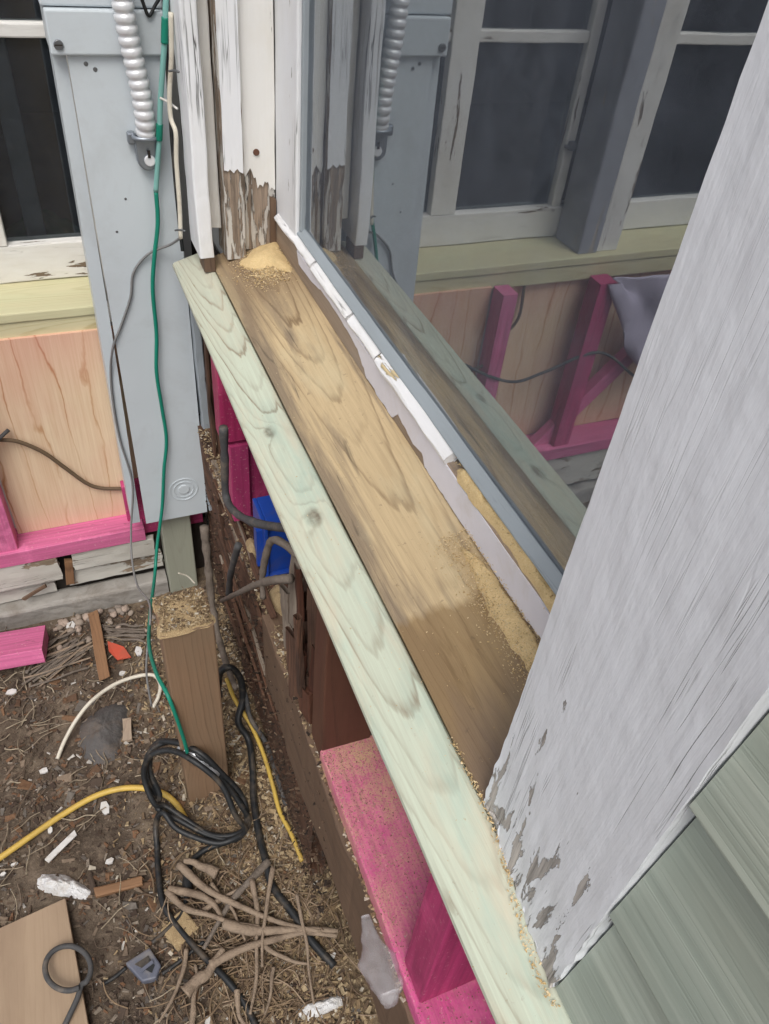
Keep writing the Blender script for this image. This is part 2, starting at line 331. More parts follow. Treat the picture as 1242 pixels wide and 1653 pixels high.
def glass_mat(name, ior, tint=(.90, .95, .97), film=.05):
    k = N(name); t = k.n('ShaderNodeBsdfTransparent'); t.inputs[0].default_value = (.66, .70, .70, 1)
    g = k.n('ShaderNodeBsdfGlossy'); g.inputs['Color'].default_value = (*tint, 1); g.inputs['Roughness'].default_value = 0.0
    fr = k.n('ShaderNodeFresnel'); fr.inputs['IOR'].default_value = ior
    # a thin film of dust
    d = k.n('ShaderNodeBsdfDiffuse'); d.inputs[0].default_value = (.46, .52, .64, 1)
    mx = k.n('ShaderNodeMixShader'); k.put(mx.inputs[0], fr.outputs[0]); k.t.links.new(t.outputs[0], mx.inputs[1]); k.t.links.new(g.outputs[0], mx.inputs[2])
    m2 = k.n('ShaderNodeMixShader'); k.put(m2.inputs[0], k.range(k.noise(k.tc.outputs['Object'], 18, 6, .7), 0.3, .8, film*.6, film*1.5))
    k.t.links.new(mx.outputs[0], m2.inputs[1]); k.t.links.new(d.outputs[0], m2.inputs[2]); k.t.links.new(m2.outputs[0], k.o.inputs[0]); return k.m
M['glass'] = glass_mat('window_glass', 3.5, film=.12); M['glass2'] = glass_mat('old_window_glass', 1.6, film=.03)
def bag_mat():
    k = N('clear_plastic_bag'); t = k.n('ShaderNodeBsdfTransparent'); p = k.n('ShaderNodeBsdfPrincipled')
    p.inputs['Base Color'].default_value = (.75, .74, .78, 1); p.inputs['Roughness'].default_value = .18
    mx = k.n('ShaderNodeMixShader'); mx.inputs[0].default_value = .22
    k.t.links.new(t.outputs[0], mx.inputs[1]); k.t.links.new(p.outputs[0], mx.inputs[2]); k.t.links.new(mx.outputs[0], k.o.inputs[0])
    k.put(p.inputs['Normal'], k.bump(k.noise(k.tc.outputs['Object'], 60, 4), .6, .004)); return k.m
M['bag'] = bag_mat()
def saw_mat(name, a, b):
    k = N(name); v = k.coord(False)
    n1 = k.noise(v, 700, 3, .7); n2 = k.noise(v, 45, 5)
    c = k.mix(k.range(n1, .3, .7), b, a); c = k.mix(k.range(n2, .5, .75, 0, .4), c, tuple(q*.6 for q in b))
    return k.done(c, .95, k.bump(n1, .9, .002))
M['saw'] = saw_mat('fresh_sawdust', (.82, .64, .36), (.66, .47, .22)); M['saw_old'] = saw_mat('dusty_sawdust', (.52, .40, .23), (.30, .20, .10))
def ground_mat():
    k = N('dirt'); v = k.tc.outputs['Object']; x, y, z = k.sep(v)
    n1 = k.noise(v, 9, 7, .68, .3); n2 = k.noise(v, 140, 5, .7); n3 = k.noise(v, 32, 5, .65)
    c = k.ramp(n1, [(.25, (.045, .032, .023)), (.5, (.09, .066, .047)), (.72, (.18, .14, .10))])
    c = k.mix(k.range(n3, .48, .66, 0, .55), c, (.22, .17, .125)); c = k.mix(k.range(n2, .55, .72, 0, .5), c, (.25, .19, .13))
    # sawdust blown over the soil close to the opened wall
    near = k.math('MULTIPLY', k.range(k.math('ADD', x, k.math('MULTIPLY', n1, .12)), .0, .16), k.range(y, 1.5, 1.2))
    sd_ = k.math('MULTIPLY', near, k.range(k.math('ADD', n3, k.math('MULTIPLY', n2, .3)), .5, .7))
    c = k.mix(k.math('MULTIPLY', sd_, .5), c, (.36, .26, .15))
    h = k.math('ADD', n3, k.math('MULTIPLY', n2, .6))
    return k.done(c, .95, k.bump(h, .9, .006))
M['dirt'] = ground_mat()
M['graypost'] = wood('gray_green_post', (.34, .35, .28), (.24, .24, .19), freq=200, fibre=.2, contrast=.5)
# ------------------------------------------------------------------ object helpers
def link(o, parent=None, M4=None):
    COL.objects.link(o)
    if M4 is not None: o.matrix_world = M4
    if parent is not None:
        o.parent = parent; o.matrix_parent_inverse = Matrix.Identity(4)
        o.matrix_local = Matrix.Translation(-Vector(parent.location)) @ (M4 if M4 is not None else Matrix.Identity(4)) if parent.parent is None or True else M4
    return o
WM = {}
def mesh_obj(name, verts, faces, mat, parent=None, M4=None, smooth=False):
    me = bpy.data.meshes.new(name); me.from_pydata([tuple(v) for v in verts], [], faces); me.update()
    me.materials.append(mat)
    if smooth: me.polygons.foreach_set('use_smooth', [True]*len(me.polygons))
    return place(name, me, parent, M4)
def place(name, me, parent=None, M4=None):
    o = bpy.data.objects.new(name, me); COL.objects.link(o)
    M4 = M4 or Matrix.Identity(4); WM[o] = M4
    if parent is None: o.matrix_basis = M4
    else:
        o.parent = parent; o.matrix_basis = WM[parent].inverted() @ M4
    return o
def thing(name, label, cat, loc=(0, 0, 0), group=None):
    o = bpy.data.objects.new(name, None); COL.objects.link(o); o.empty_display_size = .05
    WM[o] = Matrix.Translation(loc); o.matrix_basis = WM[o]
    return tag(o, label, cat, group)
def tag(o, label=None, cat=None, group=None, kind=None):
    for k_, v_ in (('label', label), ('category', cat), ('group', group), ('kind', kind)):
        if v_: o[k_] = v_
    return o
def rot_to(xd, yd):
    x = Vector(xd).normalized(); y = Vector(yd).normalized(); z = x.cross(y).normalized(); x = y.cross(z)
    m = Matrix.Identity(4)
    for i in range(3): m[i][0], m[i][1], m[i][2] = x[i], y[i], z[i]
    return m
def plank(name, c, wdir, ldir, w, l, t, mat, parent=None, r=.002, seg=None, amp=.0008, jag=0.0, jag2=None, seed=None, bow=0.0, fine=0.0):
    """board centred at c: width w along wdir, length l along ldir, thickness t; rounded edges, slightly uneven; jag roughens the ends"""
    sd_ = seed if seed is not None else random.random()*100
    seg = seg or max(2, int(l/.02)); seg = min(seg, 90)
    prof = []
    r = min(r, w*.45, t*.45)
    for cx, cz, a0 in ((w/2-r, t/2-r, 0), (-w/2+r, t/2-r, 90), (-w/2+r, -t/2+r, 180), (w/2-r, -t/2+r, 270)):
        for q in (0, 45, 90):
            a = math.radians(a0+q); prof.append((cx+r*math.cos(a), cz+r*math.sin(a)))
    # extra points along the wide faces so that ends can be ragged
    full = []; nx = max(1, int(w/.012)) if (jag or fine) else 1
    for i, p in enumerate(prof):
        full.append(p); q = prof[(i+1) % len(prof)]
        if abs(q[0]-p[0]) > w*.4:
            for j in range(1, nx): full.append((p[0]+(q[0]-p[0])*j/nx, p[1]+(q[1]-p[1])*j/nx))
    n = len(full); V = []; F = []
    jag2 = jag if jag2 is None else jag2
    for s in range(seg+1):
        y = -l/2+l*s/seg; b = bow*(1-(2*s/seg-1)**2)
        for (x, z) in full:
            nv = mn.noise_vector(Vector((x*9+sd_, y*7, z*9)))
            fv = mn.noise_vector(Vector((x*70+sd_, y*30, z*70)))*fine if fine else Vector((0, 0, 0))
            yy = y
            if s == 0 and jag: yy += jag*(.5+.5*mn.noise(Vector((x*90+sd_, z*50, 1)))+.5*abs(mn.noise(Vector((x*300, sd_, z*99)))))
            if s == seg and jag2: yy -= jag2*(.5+.5*mn.noise(Vector((x*90+sd_, z*50, 7)))+.5*abs(mn.noise(Vector((x*300, sd_+5, z*99)))))
            V.append((x+nv.x*amp+fv.x, yy, z+nv.z*amp+b+fv.z))
    for s in range(seg):
        for i in range(n):
            j = (i+1) % n; F.append((s*n+i, s*n+j, (s+1)*n+j, (s+1)*n+i))
    F.append(tuple(range(n-1, -1, -1))[::1]); F.append(tuple(seg*n+i for i in range(n)))
    F = [tuple(reversed(f)) for f in F]
    M4 = Matrix.Translation(Vector(c)) @ rot_to(wdir, ldir)
    return mesh_obj(name, V, F, mat, parent, M4)
def pbox(name, lo, hi, axis, mat, parent=None, **kw):
    """plank from world min/max corners; axis = grain direction"""
    lo = Vector(lo); hi = Vector(hi); c = (lo+hi)/2; d = hi-lo
    if axis == 'y': return plank(name, c, (1, 0, 0), (0, 1, 0), d.x, d.y, d.z, mat, parent, **kw)
    if axis == 'z': # vertical board: wide face along the larger of x, y
        if d.x >= d.y: return plank(name, c, (1, 0, 0), (0, 0, 1), d.x, d.z, d.y, mat, parent, **kw)
        return plank(name, c, (0, 1, 0), (0, 0, 1), d.y, d.z, d.x, mat, parent, **kw)
    if d.y >= d.z: return plank(name, c, (0, -1, 0), (1, 0, 0), d.y, d.x, d.z, mat, parent, **kw)
    return plank(name, c, (0, 0, 1), (1, 0, 0), d.z, d.x, d.y, mat, parent, **kw)
def crom(pts, k=8):
    P = [Vector(p) for p in pts]; P = [P[0]*2-P[1]]+P+[P[-1]*2-P[-2]]; out = []
    for i in range(1, len(P)-2):
        a, b, c, d = P[i-1:i+3]
        for j in range(k):
            t = j/k
            out.append(.5*((2*b)+(c-a)*t+(2*a-5*b+4*c-d)*t*t+(3*b-a-3*c+d)*t**3))
    out.append(P[-2]); return out
def tube_geo(pts, r, k=8, ns=8, taper=None, jit=0.0, smooth_k=True, ribs=None):
    C = crom(pts, k) if smooth_k else [Vector(p) for p in pts]
    V = []; F = []; up = Vector((.13, .31, .94)); n = len(C); prev = None
    for i, c in enumerate(C):
        t = (C[min(i+1, n-1)]-C[max(i-1, 0)]).normalized()
        x = (prev-t*prev.dot(t)) if prev is not None else up.cross(t)
        x.normalize(); prev = x; y = t.cross(x)
        rr = r*(1 if taper is None else taper(i/(n-1)))
        if jit: rr *= 1+jit*mn.noise(c*60)
        if ribs: rr *= ribs(i)
        for s in range(ns):
            a = 2*math.pi*s/ns; V.append(c+(x*math.cos(a)+y*math.sin(a))*rr)
    for i in range(n-1):
        for s in range(ns):
            q = (s+1) % ns; F.append((i*ns+s, i*ns+q, (i+1)*ns+q, (i+1)*ns+s))
    F.append(tuple(range(ns-1, -1, -1))); F.append(tuple((n-1)*ns+s for s in range(ns)))
    return V, F
def tube(name, pts, r, mat, parent=None, **kw):
    V, F = tube_geo(pts, r, **kw); c = Vector(pts[len(pts)//2])
    return mesh_obj(name, [v-c for v in V], F, mat, parent, Matrix.Translation(c), True)
def sheet(name, poly, nrm, th, mat, parent=None, sub=0):
    """thin slab: polygon (world points, planar) extruded along nrm by th"""
    c = sum((Vector(p) for p in poly), Vector())/len(poly); n = len(poly); nv = Vector(nrm).normalized()
    V = [Vector(p)-c for p in poly]+[Vector(p)-c+nv*th for p in poly]
    ar = sum((V[i].cross(V[(i+1) % n]) for i in range(n)), Vector()).dot(nv)
    F = [tuple(range(n))[::-1], tuple(range(n, 2*n))]+[(i, (i+1) % n, n+(i+1) % n, n+i) for i in range(n)]
    if ar < 0: F = [tuple(reversed(f)) for f in F]
    # local Y along z if vertical face, along world y otherwise
    return mesh_obj(name, V, F, mat, parent, Matrix.Translation(c))
def vsheet(name, poly, nrm, th, mat, parent=None):
    """as sheet, for upright paint skins: local Y is world Z so that cracks run upward"""
    c = sum((Vector(p) for p in poly), Vector())/len(poly)
    R = rot_to(Vector((0, 0, 1)).cross(Vector(nrm)), (0, 0, 1)); Ri = R.inverted(); n = len(poly); nv = Vector(nrm).normalized()
    W_ = [Vector(p)-c for p in poly]+[Vector(p)-c+nv*th for p in poly]; V = [Ri @ v for v in W_]
    ar = sum((W_[i].cross(W_[(i+1) % n]) for i in range(n)), Vector()).dot(nv)
    F = [tuple(range(n))[::-1], tuple(range(n, 2*n))]+[(i, (i+1) % n, n+(i+1) % n, n+i) for i in range(n)]
    if ar < 0: F = [tuple(reversed(f)) for f in F]
    return mesh_obj(name, V, F, mat, parent, Matrix.Translation(c) @ R)
def ragged(p, q, n, amp, dirv, seed=0):
    p = Vector(p); q = Vector(q); d = Vector(dirv); L = []
    for i in range(n+1):
        t = i/n; L.append(p.lerp(q, t)+d*(amp*(mn.noise(Vector((t*n*.33+seed, seed, 0)))+.6*mn.noise(Vector((t*n*.9, seed, 3)))) if 0 < i < n else 0))
    return L
def box_geo(lo, hi):
    x0, y0, z0 = lo; x1, y1, z1 = hi
    V = [(x0, y0, z0), (x1, y0, z0), (x1, y1, z0), (x0, y1, z0), (x0, y0, z1), (x1, y0, z1), (x1, y1, z1), (x0, y1, z1)]
    F = [(0, 3, 2, 1), (4, 5, 6, 7), (0, 1, 5, 4), (1, 2, 6, 5), (2, 3, 7, 6), (3, 0, 4, 7)]; return V, F
def boxes(name, lst, mat, parent=None, bevel=0.0):
    """several touching boxes as one piece"""
    V = []; F = []
    c = Vector(((lst[0][0][0]+lst[0][1][0])/2, (lst[0][0][1]+lst[0][1][1])/2, lst[0][0][2]))
    for lo, hi in lst:
        v, f = box_geo(lo, hi); b = len(V); V += [Vector(q)-c for q in v]; F += [tuple(b+i for i in g) for g in f]
    o = mesh_obj(name, V, F, mat, parent, Matrix.Translation(c))
    if bevel:
        md = o.modifiers.new('bevel', 'BEVEL'); md.width = bevel; md.segments = 2; md.limit_method = 'ANGLE'
    return o
def disc(name, c, nrm, r, th, mat, parent=None, ns=24, r0=0.0):
    R = Matrix.Translation(Vector(c)) @ Vector(nrm).to_track_quat('Z', 'Y').to_matrix().to_4x4(); V = []; F = []
    if r0 == 0:
        for z, rr in ((0, r), (th*.7, r), (th, r*.85)): V += [(rr*math.cos(2*math.pi*i/ns), rr*math.sin(2*math.pi*i/ns), z) for i in range(ns)]
        for k_ in range(2): F += [(k_*ns+i, k_*ns+(i+1) % ns, (k_+1)*ns+(i+1) % ns, (k_+1)*ns+i) for i in range(ns)]
        F.append(tuple(2*ns+i for i in range(ns)))
    else:
        for z, rr in ((0, r), (th, r), (th, r0), (0, r0)): V += [(rr*math.cos(2*math.pi*i/ns), rr*math.sin(2*math.pi*i/ns), z) for i in range(ns)]
        for k_ in range(4):
            q = (k_+1) % 4; F += [(k_*ns+i, k_*ns+(i+1) % ns, q*ns+(i+1) % ns, q*ns+i) for i in range(ns)]
    return mesh_obj(name, V, F, mat, parent, R)
def chips(name, n, where, size, mat, parent=None, flat=.35, kind='stuff', long=3.0, lift=.002):
    """many loose splinters and flakes as one object; where() gives (x, y, z) or None"""
    V = []; F = []
    while n > 0:
        n -= 1; p = where()
        if p is None: continue
        l = size[0]*(size[1]/size[0])**random.random(); w = l/random.uniform(1.3, long); t = w*flat*random.uniform(.4, 1)
        a = random.random()*6.283; tl = random.gauss(0, .25); rl = random.gauss(0, .35)
        R = Matrix.Rotation(a, 3, 'Z') @ Matrix.Rotation(tl, 3, 'Y') @ Matrix.Rotation(rl, 3, 'X'); b = len(V)
        k_ = random.uniform(.4, 1); c = Vector(p)+Vector((0, 0, lift+t*.4))
        for (x, y, z) in ((-.5, -.5, 0), (.5, -.5*k_, 0), (.5*random.uniform(.6, 1), .5*k_, 0), (-.5, .5, 0), (-.45, -.4, 1), (.45, -.4*k_, 1), (.4, .4*k_, 1), (-.45, .4, 1)):
            V.append(c+R @ Vector((x*l, y*w, (z-.5)*t)))
        F += [tuple(b+i for i in f) for f in ((0, 3, 2, 1), (4, 5, 6, 7), (0, 1, 5, 4), (1, 2, 6, 5), (2, 3, 7, 6), (3, 0, 4, 7))]
    return tag(mesh_obj(name, V, F, mat, parent), kind=kind)
def mound(name, poly, hmax, mat, parent=None, rings=10, rough=.3, seed=0, base=None):
    """low pile over a star-shaped outline of world points (all at the support height)"""
    P = [Vector(p) for p in poly]; n = len(P); c = sum(P, Vector())/n
    D = []
    for i in range(n):
        a, b, c_, d = P[i-1], P[i], P[(i+1) % n], P[(i+2) % n]
        for j in range(6):
            t = j/6; D.append(.5*((2*b)+(c_-a)*t+(2*a-5*b+4*c_-d)*t*t+(3*b-a-3*c_+d)*t**3))
    D = [c+(d-c)*(1+.10*mn.noise(d*55+Vector((seed, 7, 0)))+.06*mn.noise(d*190)) for d in D]
    n = len(D); V = []; F = []
    for k_ in range(rings):
        f = 1-k_/rings
        for d in D:
            q = c.lerp(d, f*(1+.04*mn.noise(d*90+Vector((seed, 0, 0))))); e = 1-f
            h = hmax*(1-(1-min(1, e*1.25))**1.6)*(1+rough*mn.noise(q*40+Vector((seed, 3, 0)))+rough*.6*mn.noise(q*130))
            V.append(q+Vector((0, 0, h if k_ else -.001)) - c)
    V.append(Vector((0, 0, hmax)))
    for k_ in range(rings-1):
        for i in range(n):
            j = (i+1) % n; F.append((k_*n+i, k_*n+j, (k_+1)*n+j, (k_+1)*n+i))
    for i in range(n): F.append(((rings-1)*n+i, (rings-1)*n+(i+1) % n, len(V)-1))
    ar = sum((D[i].cross(D[(i+1) % n]) for i in range(n)), Vector()).z
    if ar < 0: F = [tuple(reversed(f)) for f in F]
    return mesh_obj(name, V, F, mat, parent, Matrix.Translation(c), True)
X1, Y1, Z1 = Vector((1, 0, 0)), Vector((0, 1, 0)), Vector((0, 0, 1))
# ================================================================== GROUND
def ground():
    xs = sorted(set([-150, -60, -25, -10, -5, -3, -2, -1.5, -1.1]+[round(-.9+.0125*i, 4) for i in range(97)]+[.4, .7, 1.5, 4, 10, 40, 150]))
    ys = sorted(set([-150, -60, -25, -10, -4, -2, -1, -.4, -.1]+[round(.1+.0125*i, 4) for i in range(109)]+[1.6, 2.2, 4, 10, 40, 150]))
    V = [(x, y, gz(x, y)) for y in ys for x in xs]; nx = len(xs)
    F = [(j*nx+i, j*nx+i+1, (j+1)*nx+i+1, (j+1)*nx+i) for j in range(len(ys)-1) for i in range(nx-1)]
    tag(mesh_obj('ground', V, F, M['dirt'], None, None, True), kind='structure')
ground()
# ================================================================== WINDOW WALL (runs along Y, outdoors at x < 0.23)
ww = thing('house_wall', 'opened lower wall of the house below the pale green sill board, framing exposed', 'wall', (.3, .5, 0))
SX = .2145
boxes('wall_shell', [((.25, -3.0, .90), (.334, .06, 2.8)), ((.25, .06, 1.95), (.334, 1.21, 2.8)), ((.262, 1.23, .50), (.36, 1.42, 2.8))], M['shell'], ww)
boxes('foundation', [((.27, -3, -.1), (.42, 1.62, .36))], M['concrete'], ww)
boxes('inner_sheathing', [((.345, -3, .36), (.375, 1.40, .915))], M['dark'], ww)
# sage clapboards beside the near casing
for i in range(9):
    z0 = .9200+.1288*i
    plank('clapboard', (SX+.0185, -.31, z0+.0765), (-.115, 0, -1), (0, 1, 0), .154, .809, .016, M['siding'], ww, r=.0016, seg=10, amp=.0006, seed=i*3.1)
# rim board, plates and studs
pbox('rim_board', (.1915, -1, .356), (.229, .80, .5390), 'y', M['rim'], ww, r=.004, amp=.004, jag2=.06, fine=.0035, seg=90)
pbox('rim_board', (.204, .75, .34), (.248, 1.40, .530), 'y', M['rot'], ww, r=.006, amp=.010, jag=.07, fine=.008, seg=90)
pbox('sheathing', (.213, .55, .03), (.240, 1.40, .356), 'y', M['rot'], ww, r=.005, amp=.008, jag=.05, fine=.005, seg=70)
tag(pbox('sole_plate', (.1975, -1, .5200), (.343, .510, .5645), 'y', M['pink_dust'], ww, r=.003, amp=.0014, seg=60), 'dusty magenta sole plate')
tag(pbox('stud', (.1985, .508, .5405), (.268, .552, .878), 'z', M['old_stud'], ww, r=.002, amp=.002), 'dark red brown old stud')
pbox('stud', (.231, .553, .541), (.330, .647, .878), 'z', M['rot'], ww, r=.003, amp=.004, fine=.003)
tag(pbox('stud', (.2040, .192, .5650), (.302, .236, .878), 'z', M['pink'], ww, r=.002), 'deep magenta stud on the dusty plate')
pbox('stud', (.2265, .991, .532), (.336, 1.035, .878), 'z', M['pink'], ww, r=.002)
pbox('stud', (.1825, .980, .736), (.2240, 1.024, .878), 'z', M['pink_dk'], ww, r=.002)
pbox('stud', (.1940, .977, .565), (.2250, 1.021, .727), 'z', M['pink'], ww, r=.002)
pbox('blocking', (.229, .716, .524), (.333, .990, .541), 'y', M['rot'], ww, r=.003, amp=.003, fine=.003)
def splinters(n, yr, xr, zr, lr, upright, wr=(.007, .035), mats=('rot', 'rot', 'rot_gray', 'rim', 'old_stud')):
    for i in range(n):
        y = random.uniform(*yr); x = random.uniform(*xr)+.018*sm(1.0, 1.35, y); z = random.uniform(*zr); l = random.uniform(*lr)
        if upright:
            l = min(l, .868-z); c = (x, y, z+l/2); wd = (random.uniform(-.3, .3), 1, 0); ld = (random.uniform(-.05, .05), random.uniform(-.10, .10), 1)
        else:
            c = (x, y, z); wd = (random.uniform(-.4, .4), 0, 1); ld = (random.uniform(-.04, .04), 1, random.uniform(-.06, .06))
        plank('splinter', c, wd, ld, random.uniform(*wr), l, random.uniform(.004, .012), M[random.choice(mats)], ww, r=.0018, amp=.0025, jag=l*.28, seg=10, fine=.0018)
splinters(44, (.84, 1.36), (.194, .206), (.15, .55), (.16, .50), False, (.003, .012), ('rot', 'rot', 'rot', 'rot_gray'))          # rotted remains along the rim
splinters(26, (1.05, 1.38), (.196, .226), (.06, .50), (.18, .46), True, (.006, .022))          # upright strips in the far corner under the sill end
splinters(18, (.555, .72), (.192, .222), (.50, .60), (.07, .24), True, mats=('rot', 'rot', 'old_stud', 'rot_gray'))
pbox('corner_board', (.2042, 1.298, .30), (.2195, 1.345, .872), 'z', M['putty'], ww, r=.002, amp=.003, fine=.002, jag=.02)
boxes('corner_backing', [((.246, 1.12, .356), (.258, 1.40, .905))], M['dark'], ww)
pbox('stud', (.214, .648, .37), (.248, .694, .69), 'z', M['rot'], ww, r=.004, amp=.009, jag2=.08, fine=.006)
# ================================================================== WINDOW (sill, jambs, casings, sash, glass)
win = thing('window', 'window with weathered brown sill, pale green outer board, peeling white trim and reflecting glass', 'window', (.26, .6, .88))
ZS = .9225                                   # top of the outer board; the brown plank climbs gently from here to the sash
def zs(x): return ZS+(x-.2315)*.325
SW = Vector((1, 0, .325)).normalized(); SN = Vector((-.325, 0, 1)).normalized()
tag(plank('sill_nosing', Vector((.2020, .490, zs(.2020)))-SN*.0222, SW, (0, 1, 0), .0610, 1.572, .044, M['green'], win, r=.006, seg=90, amp=.0014, seed=3, jag2=.005),
    'pale green treated board along the outer edge of the sill')
SW = Vector((1, 0, .325)).normalized(); SN = Vector((-.325, 0, 1)).normalized()
scx = .2845
tag(plank('sill', Vector((scx, .68, zs(scx)))-SN*.0222, SW, (0, 1, 0), .111, 1.12, .044, M['sill'], win, r=.002, seg=90, amp=.0012, seed=8), 'weathered brown wood sill plank')
# sash: bottom rail with a torn skin of white paint on its face
RX = .3375
pbox('bottom_rail', (RX, .16, .935), (.372, 1.205, .9975), 'y', M['rail_bare'], win, r=.0025, amp=.0008, fine=.0005, seg=80)
tornL = [(.334, 1.075), (.323, 1.03), (.324, .979), (.328, .951), (.330, .924), (.329, .869), (.327, .82), (.324, .784), (.316, .74), (.312, .721), (.313, .70), (.310, .681), (.312, .66), (.310, .638), (.320, .642), (.3185, .625), (.317, .606), (.315, .587),
         (.318, .57), (.315, .559), (.309, .541), (.3095, .51), (.310, .49), (.306, .478), (.308, .455), (.306, .432), (.3065, .40), (.305, .376), (.3065, .374), (.312, .347), (.309, .338), (.312, .329), (.313, .313), (.312, .20)]
def on_rail(xo, yo):
    k_ = (RX-.0002)/xo; return Vector((RX+.0006, yo*k_, max(zs(RX)+.0006, CAMZ-.5*k_)))
tl = []
for (a, b) in zip(tornL, tornL[1:]):
    for j in range(4):
        t = j/4; p = on_rail(a[0]+(b[0]-a[0])*t, a[1]+(b[1]-a[1])*t)
        p.z += .0022*mn.noise(Vector((p.y*150, 0, 0)))+.0012*mn.noise(Vector((p.y*460, 0, 5))); p.z = max(p.z, zs(RX)+.0005); tl.append(p)
tl.append(on_rail(*tornL[-1]))
sheet('paint_skin', tl+[Vector((RX+.0006, tl[-1].y, .9955)), Vector((RX+.0006, tl[0].y, .9955))], (-1, 0, 0), .0022, M['lilac_paint'], win)
# broken glazing bead: short lengths of thick white paint and wood, missing toward the near end
yb = 1.20; k_ = 0
for ln in (.19, .155, .10, .21):
    plank('glazing_bead', (.3435+.0005*(-1)**k_, yb-ln/2, 1.0045), (1, 0, .75), (random.uniform(-.012, .012), 1, random.uniform(-.01, .01)), .0235, ln+.002, .0120, M['stop'], win, r=.004, amp=.0032, jag=.010, fine=.0020, seg=36)
    yb -= ln; k_ += 1
yb = 1.115
for ln in (.93,):
    plank('putty_bar', (.3520, yb-ln/2, 1.0125), (1, 0, .95), (0, 1, 0), .0155, ln, .018, M['putty'], win, r=.002, amp=.0012, jag=.002, fine=.0006, seg=70); yb -= ln
TILT = math.radians(0.0)
def glass_pane():
    V, F = box_geo((-.0015, -.48, 0), (.0015, .48, .93))
    return mesh_obj('glass_pane', V, F, M['glass'], win, Matrix.Translation((.3535, .632, 1.012)) @ Matrix.Rotation(TILT, 4, 'Y'))
glass_pane()
JT = 1.95
pbox('stile', (.3395, 1.104, .9985), (.375, 1.212, JT), 'z', M['trim'], win, r=.0025, amp=.001, fine=.0005)
pbox('stile_putty', (.3445, 1.0945, 1.02), (.356, 1.1035, JT), 'z', M['putty'], win, r=.002, amp=.0008, fine=.0005)
# far jamb: layered boards, bare and rotten at the foot, paint skins broken off above
def jamb(x0, x1, yf, yb_, z0, mat, **kw): return pbox('jamb_board', (x0, yf, z0), (x1, yb_, JT), 'z', mat, win, **kw)
jamb(.2540, .2855, 1.199, 1.26, .936, M['jamb_bare'], fine=.0016, amp=.001)
jamb(.2865, .3385, 1.213, 1.26, .945, M['jamb_bare'], fine=.0016, amp=.001)
def skin(x0, x1, yf, zb, amp, mat, seed, th=.0022, n=10):
    e = ragged((x0, yf, zb[0]), (x1, yf, zb[1]), n, amp, (0, 0, 1), seed)
    sd1 = ragged((x1, yf, zb[1]), (x1, yf, JT), 30, .0014, (1, 0, 0), seed+4); sd0 = ragged((x0, yf, JT), (x0, yf, zb[0]), 30, .0014, (1, 0, 0), seed+9)
    return vsheet('paint_skin', e+sd1[1:]+sd0[:-1], (0, -1, 0), th, mat, win)
skin(.2552, .2843, 1.1985, (1.078, 1.072), .008, M['trim'], 2.2)
skin(.2872, .3380, 1.2125, (1.076, 1.040), .022, M['trim_clean'], 5.7, n=18)
plank('splinter', (.333, 1.2075, .990), (1, 0, 0), (0, 0, 1), .010, .095, .007, M['rim'], win, r=.001, jag=.012, fine=.001, seg=8)
disc('nail_head', (.3085, 1.2098, 1.098), (0, -1, .2), .005, .002, M['old_stud'], win, ns=10)
# outer casing at the far jamb, hanging over the end of the green board
tag(plank('casing', (.2195, 1.2295, 1.4430), (1, 0, 0), (0, 0, 1), .0230, 1.00, .076, M['trim'], win, r=.003, amp=.002, jag=.004, fine=.0009, seg=60), 'narrow white casing with brown end grain')
plank('casing_foot', (.2235, 1.2130, ZS+.0105), (1, 0, 0), (0, 0, 1), .0185, .024, .042, M['rim'], win, r=.002)
plank('casing', (.2425, 1.250, 1.46), (1, 0, 0), (0, 0, 1), .0190, .98, .046, M['trim_clean'], win, r=.003, amp=.002, fine=.0009, jag=.012, seg=60)
# near casing: wide board, pale blue-white paint, feathered and split at its foot
def near_casing():
    L = 1.02; zb = ZS-.004; ny, nz_ = 40, 200; V = []; F = []
    Y0, Y1 = .096, .231
    def fx(y): return SX+.0005+(.2310-SX)*(y-Y0)/(Y1-Y0)
    def pt(i, j):
        y = Y0+(Y1-Y0)*i/ny; t = j/nz_; z = zb+L*t**1.7
        low = 1-sm(0, .15, z-zb)
        d = .0012*mn.noise(Vector((y*12, z*3, 1)))+(.0006+.0014*low)*mn.noise(Vector((y*70, z*9, 2)))+(.00025+.0012*low)*mn.noise(Vector((y*220, z*22, 5)))
        yy = y
        if i in (0, ny): yy += (.0006+.003*low)*mn.noise(Vector((z*60, i, 8)))
        if j == 0: z = zs(fx(y))+.001; z += .002+.004*mn.noise(Vector((y*60, 3, 0)))+.016*max(0, mn.noise(Vector((y*36+3, 9, 0))))
        return Vector((fx(y)+d, yy, z))
    c = Vector((.222, .1635, 1.30)); R = rot_to((.0, 1, 0), (0, 0, 1)); Ri = R.inverted()
    for j in range(nz_+1):
        for i in range(ny+1): V.append(Ri @ (pt(i, j)-c))
    b = len(V)
    for j in range(nz_+1):
        for i in (0, 0, ny, ny):
            p = pt(i, j); V.append(Ri @ (p-c))
            V[-1] = Ri @ (p-c) if len(V) % 2 == b % 2 + 1 or True else V[-1]
    for j in range(nz_):
        for i in range(ny): q = j*(ny+1)+i; F.append((q, q+ny+1, q+ny+2, q+1))
    # returns (own vertices so that the arris stays crisp)
    for j in range(nz_+1):
        for s, i in ((0, 0), (1, 0), (2, ny), (3, ny)):
            p = pt(i, j)
            if s in (1, 3): p.x = .2525
            V[b+j*4+s] = Ri @ (p-c)
    for j in range(nz_):
        q = b+j*4; F.append((q, q+1, q+5, q+4)); F.append((q+2, q+6, q+7, q+3))
    F.append(tuple(range(ny+1))+(b+3, b+1))
    o = mesh_obj('casing', V, F, M['casing'], win, Matrix.Translation(c) @ R, True)
    tag(o, 'wide pale near casing with paint flaking at its foot')
near_casing()
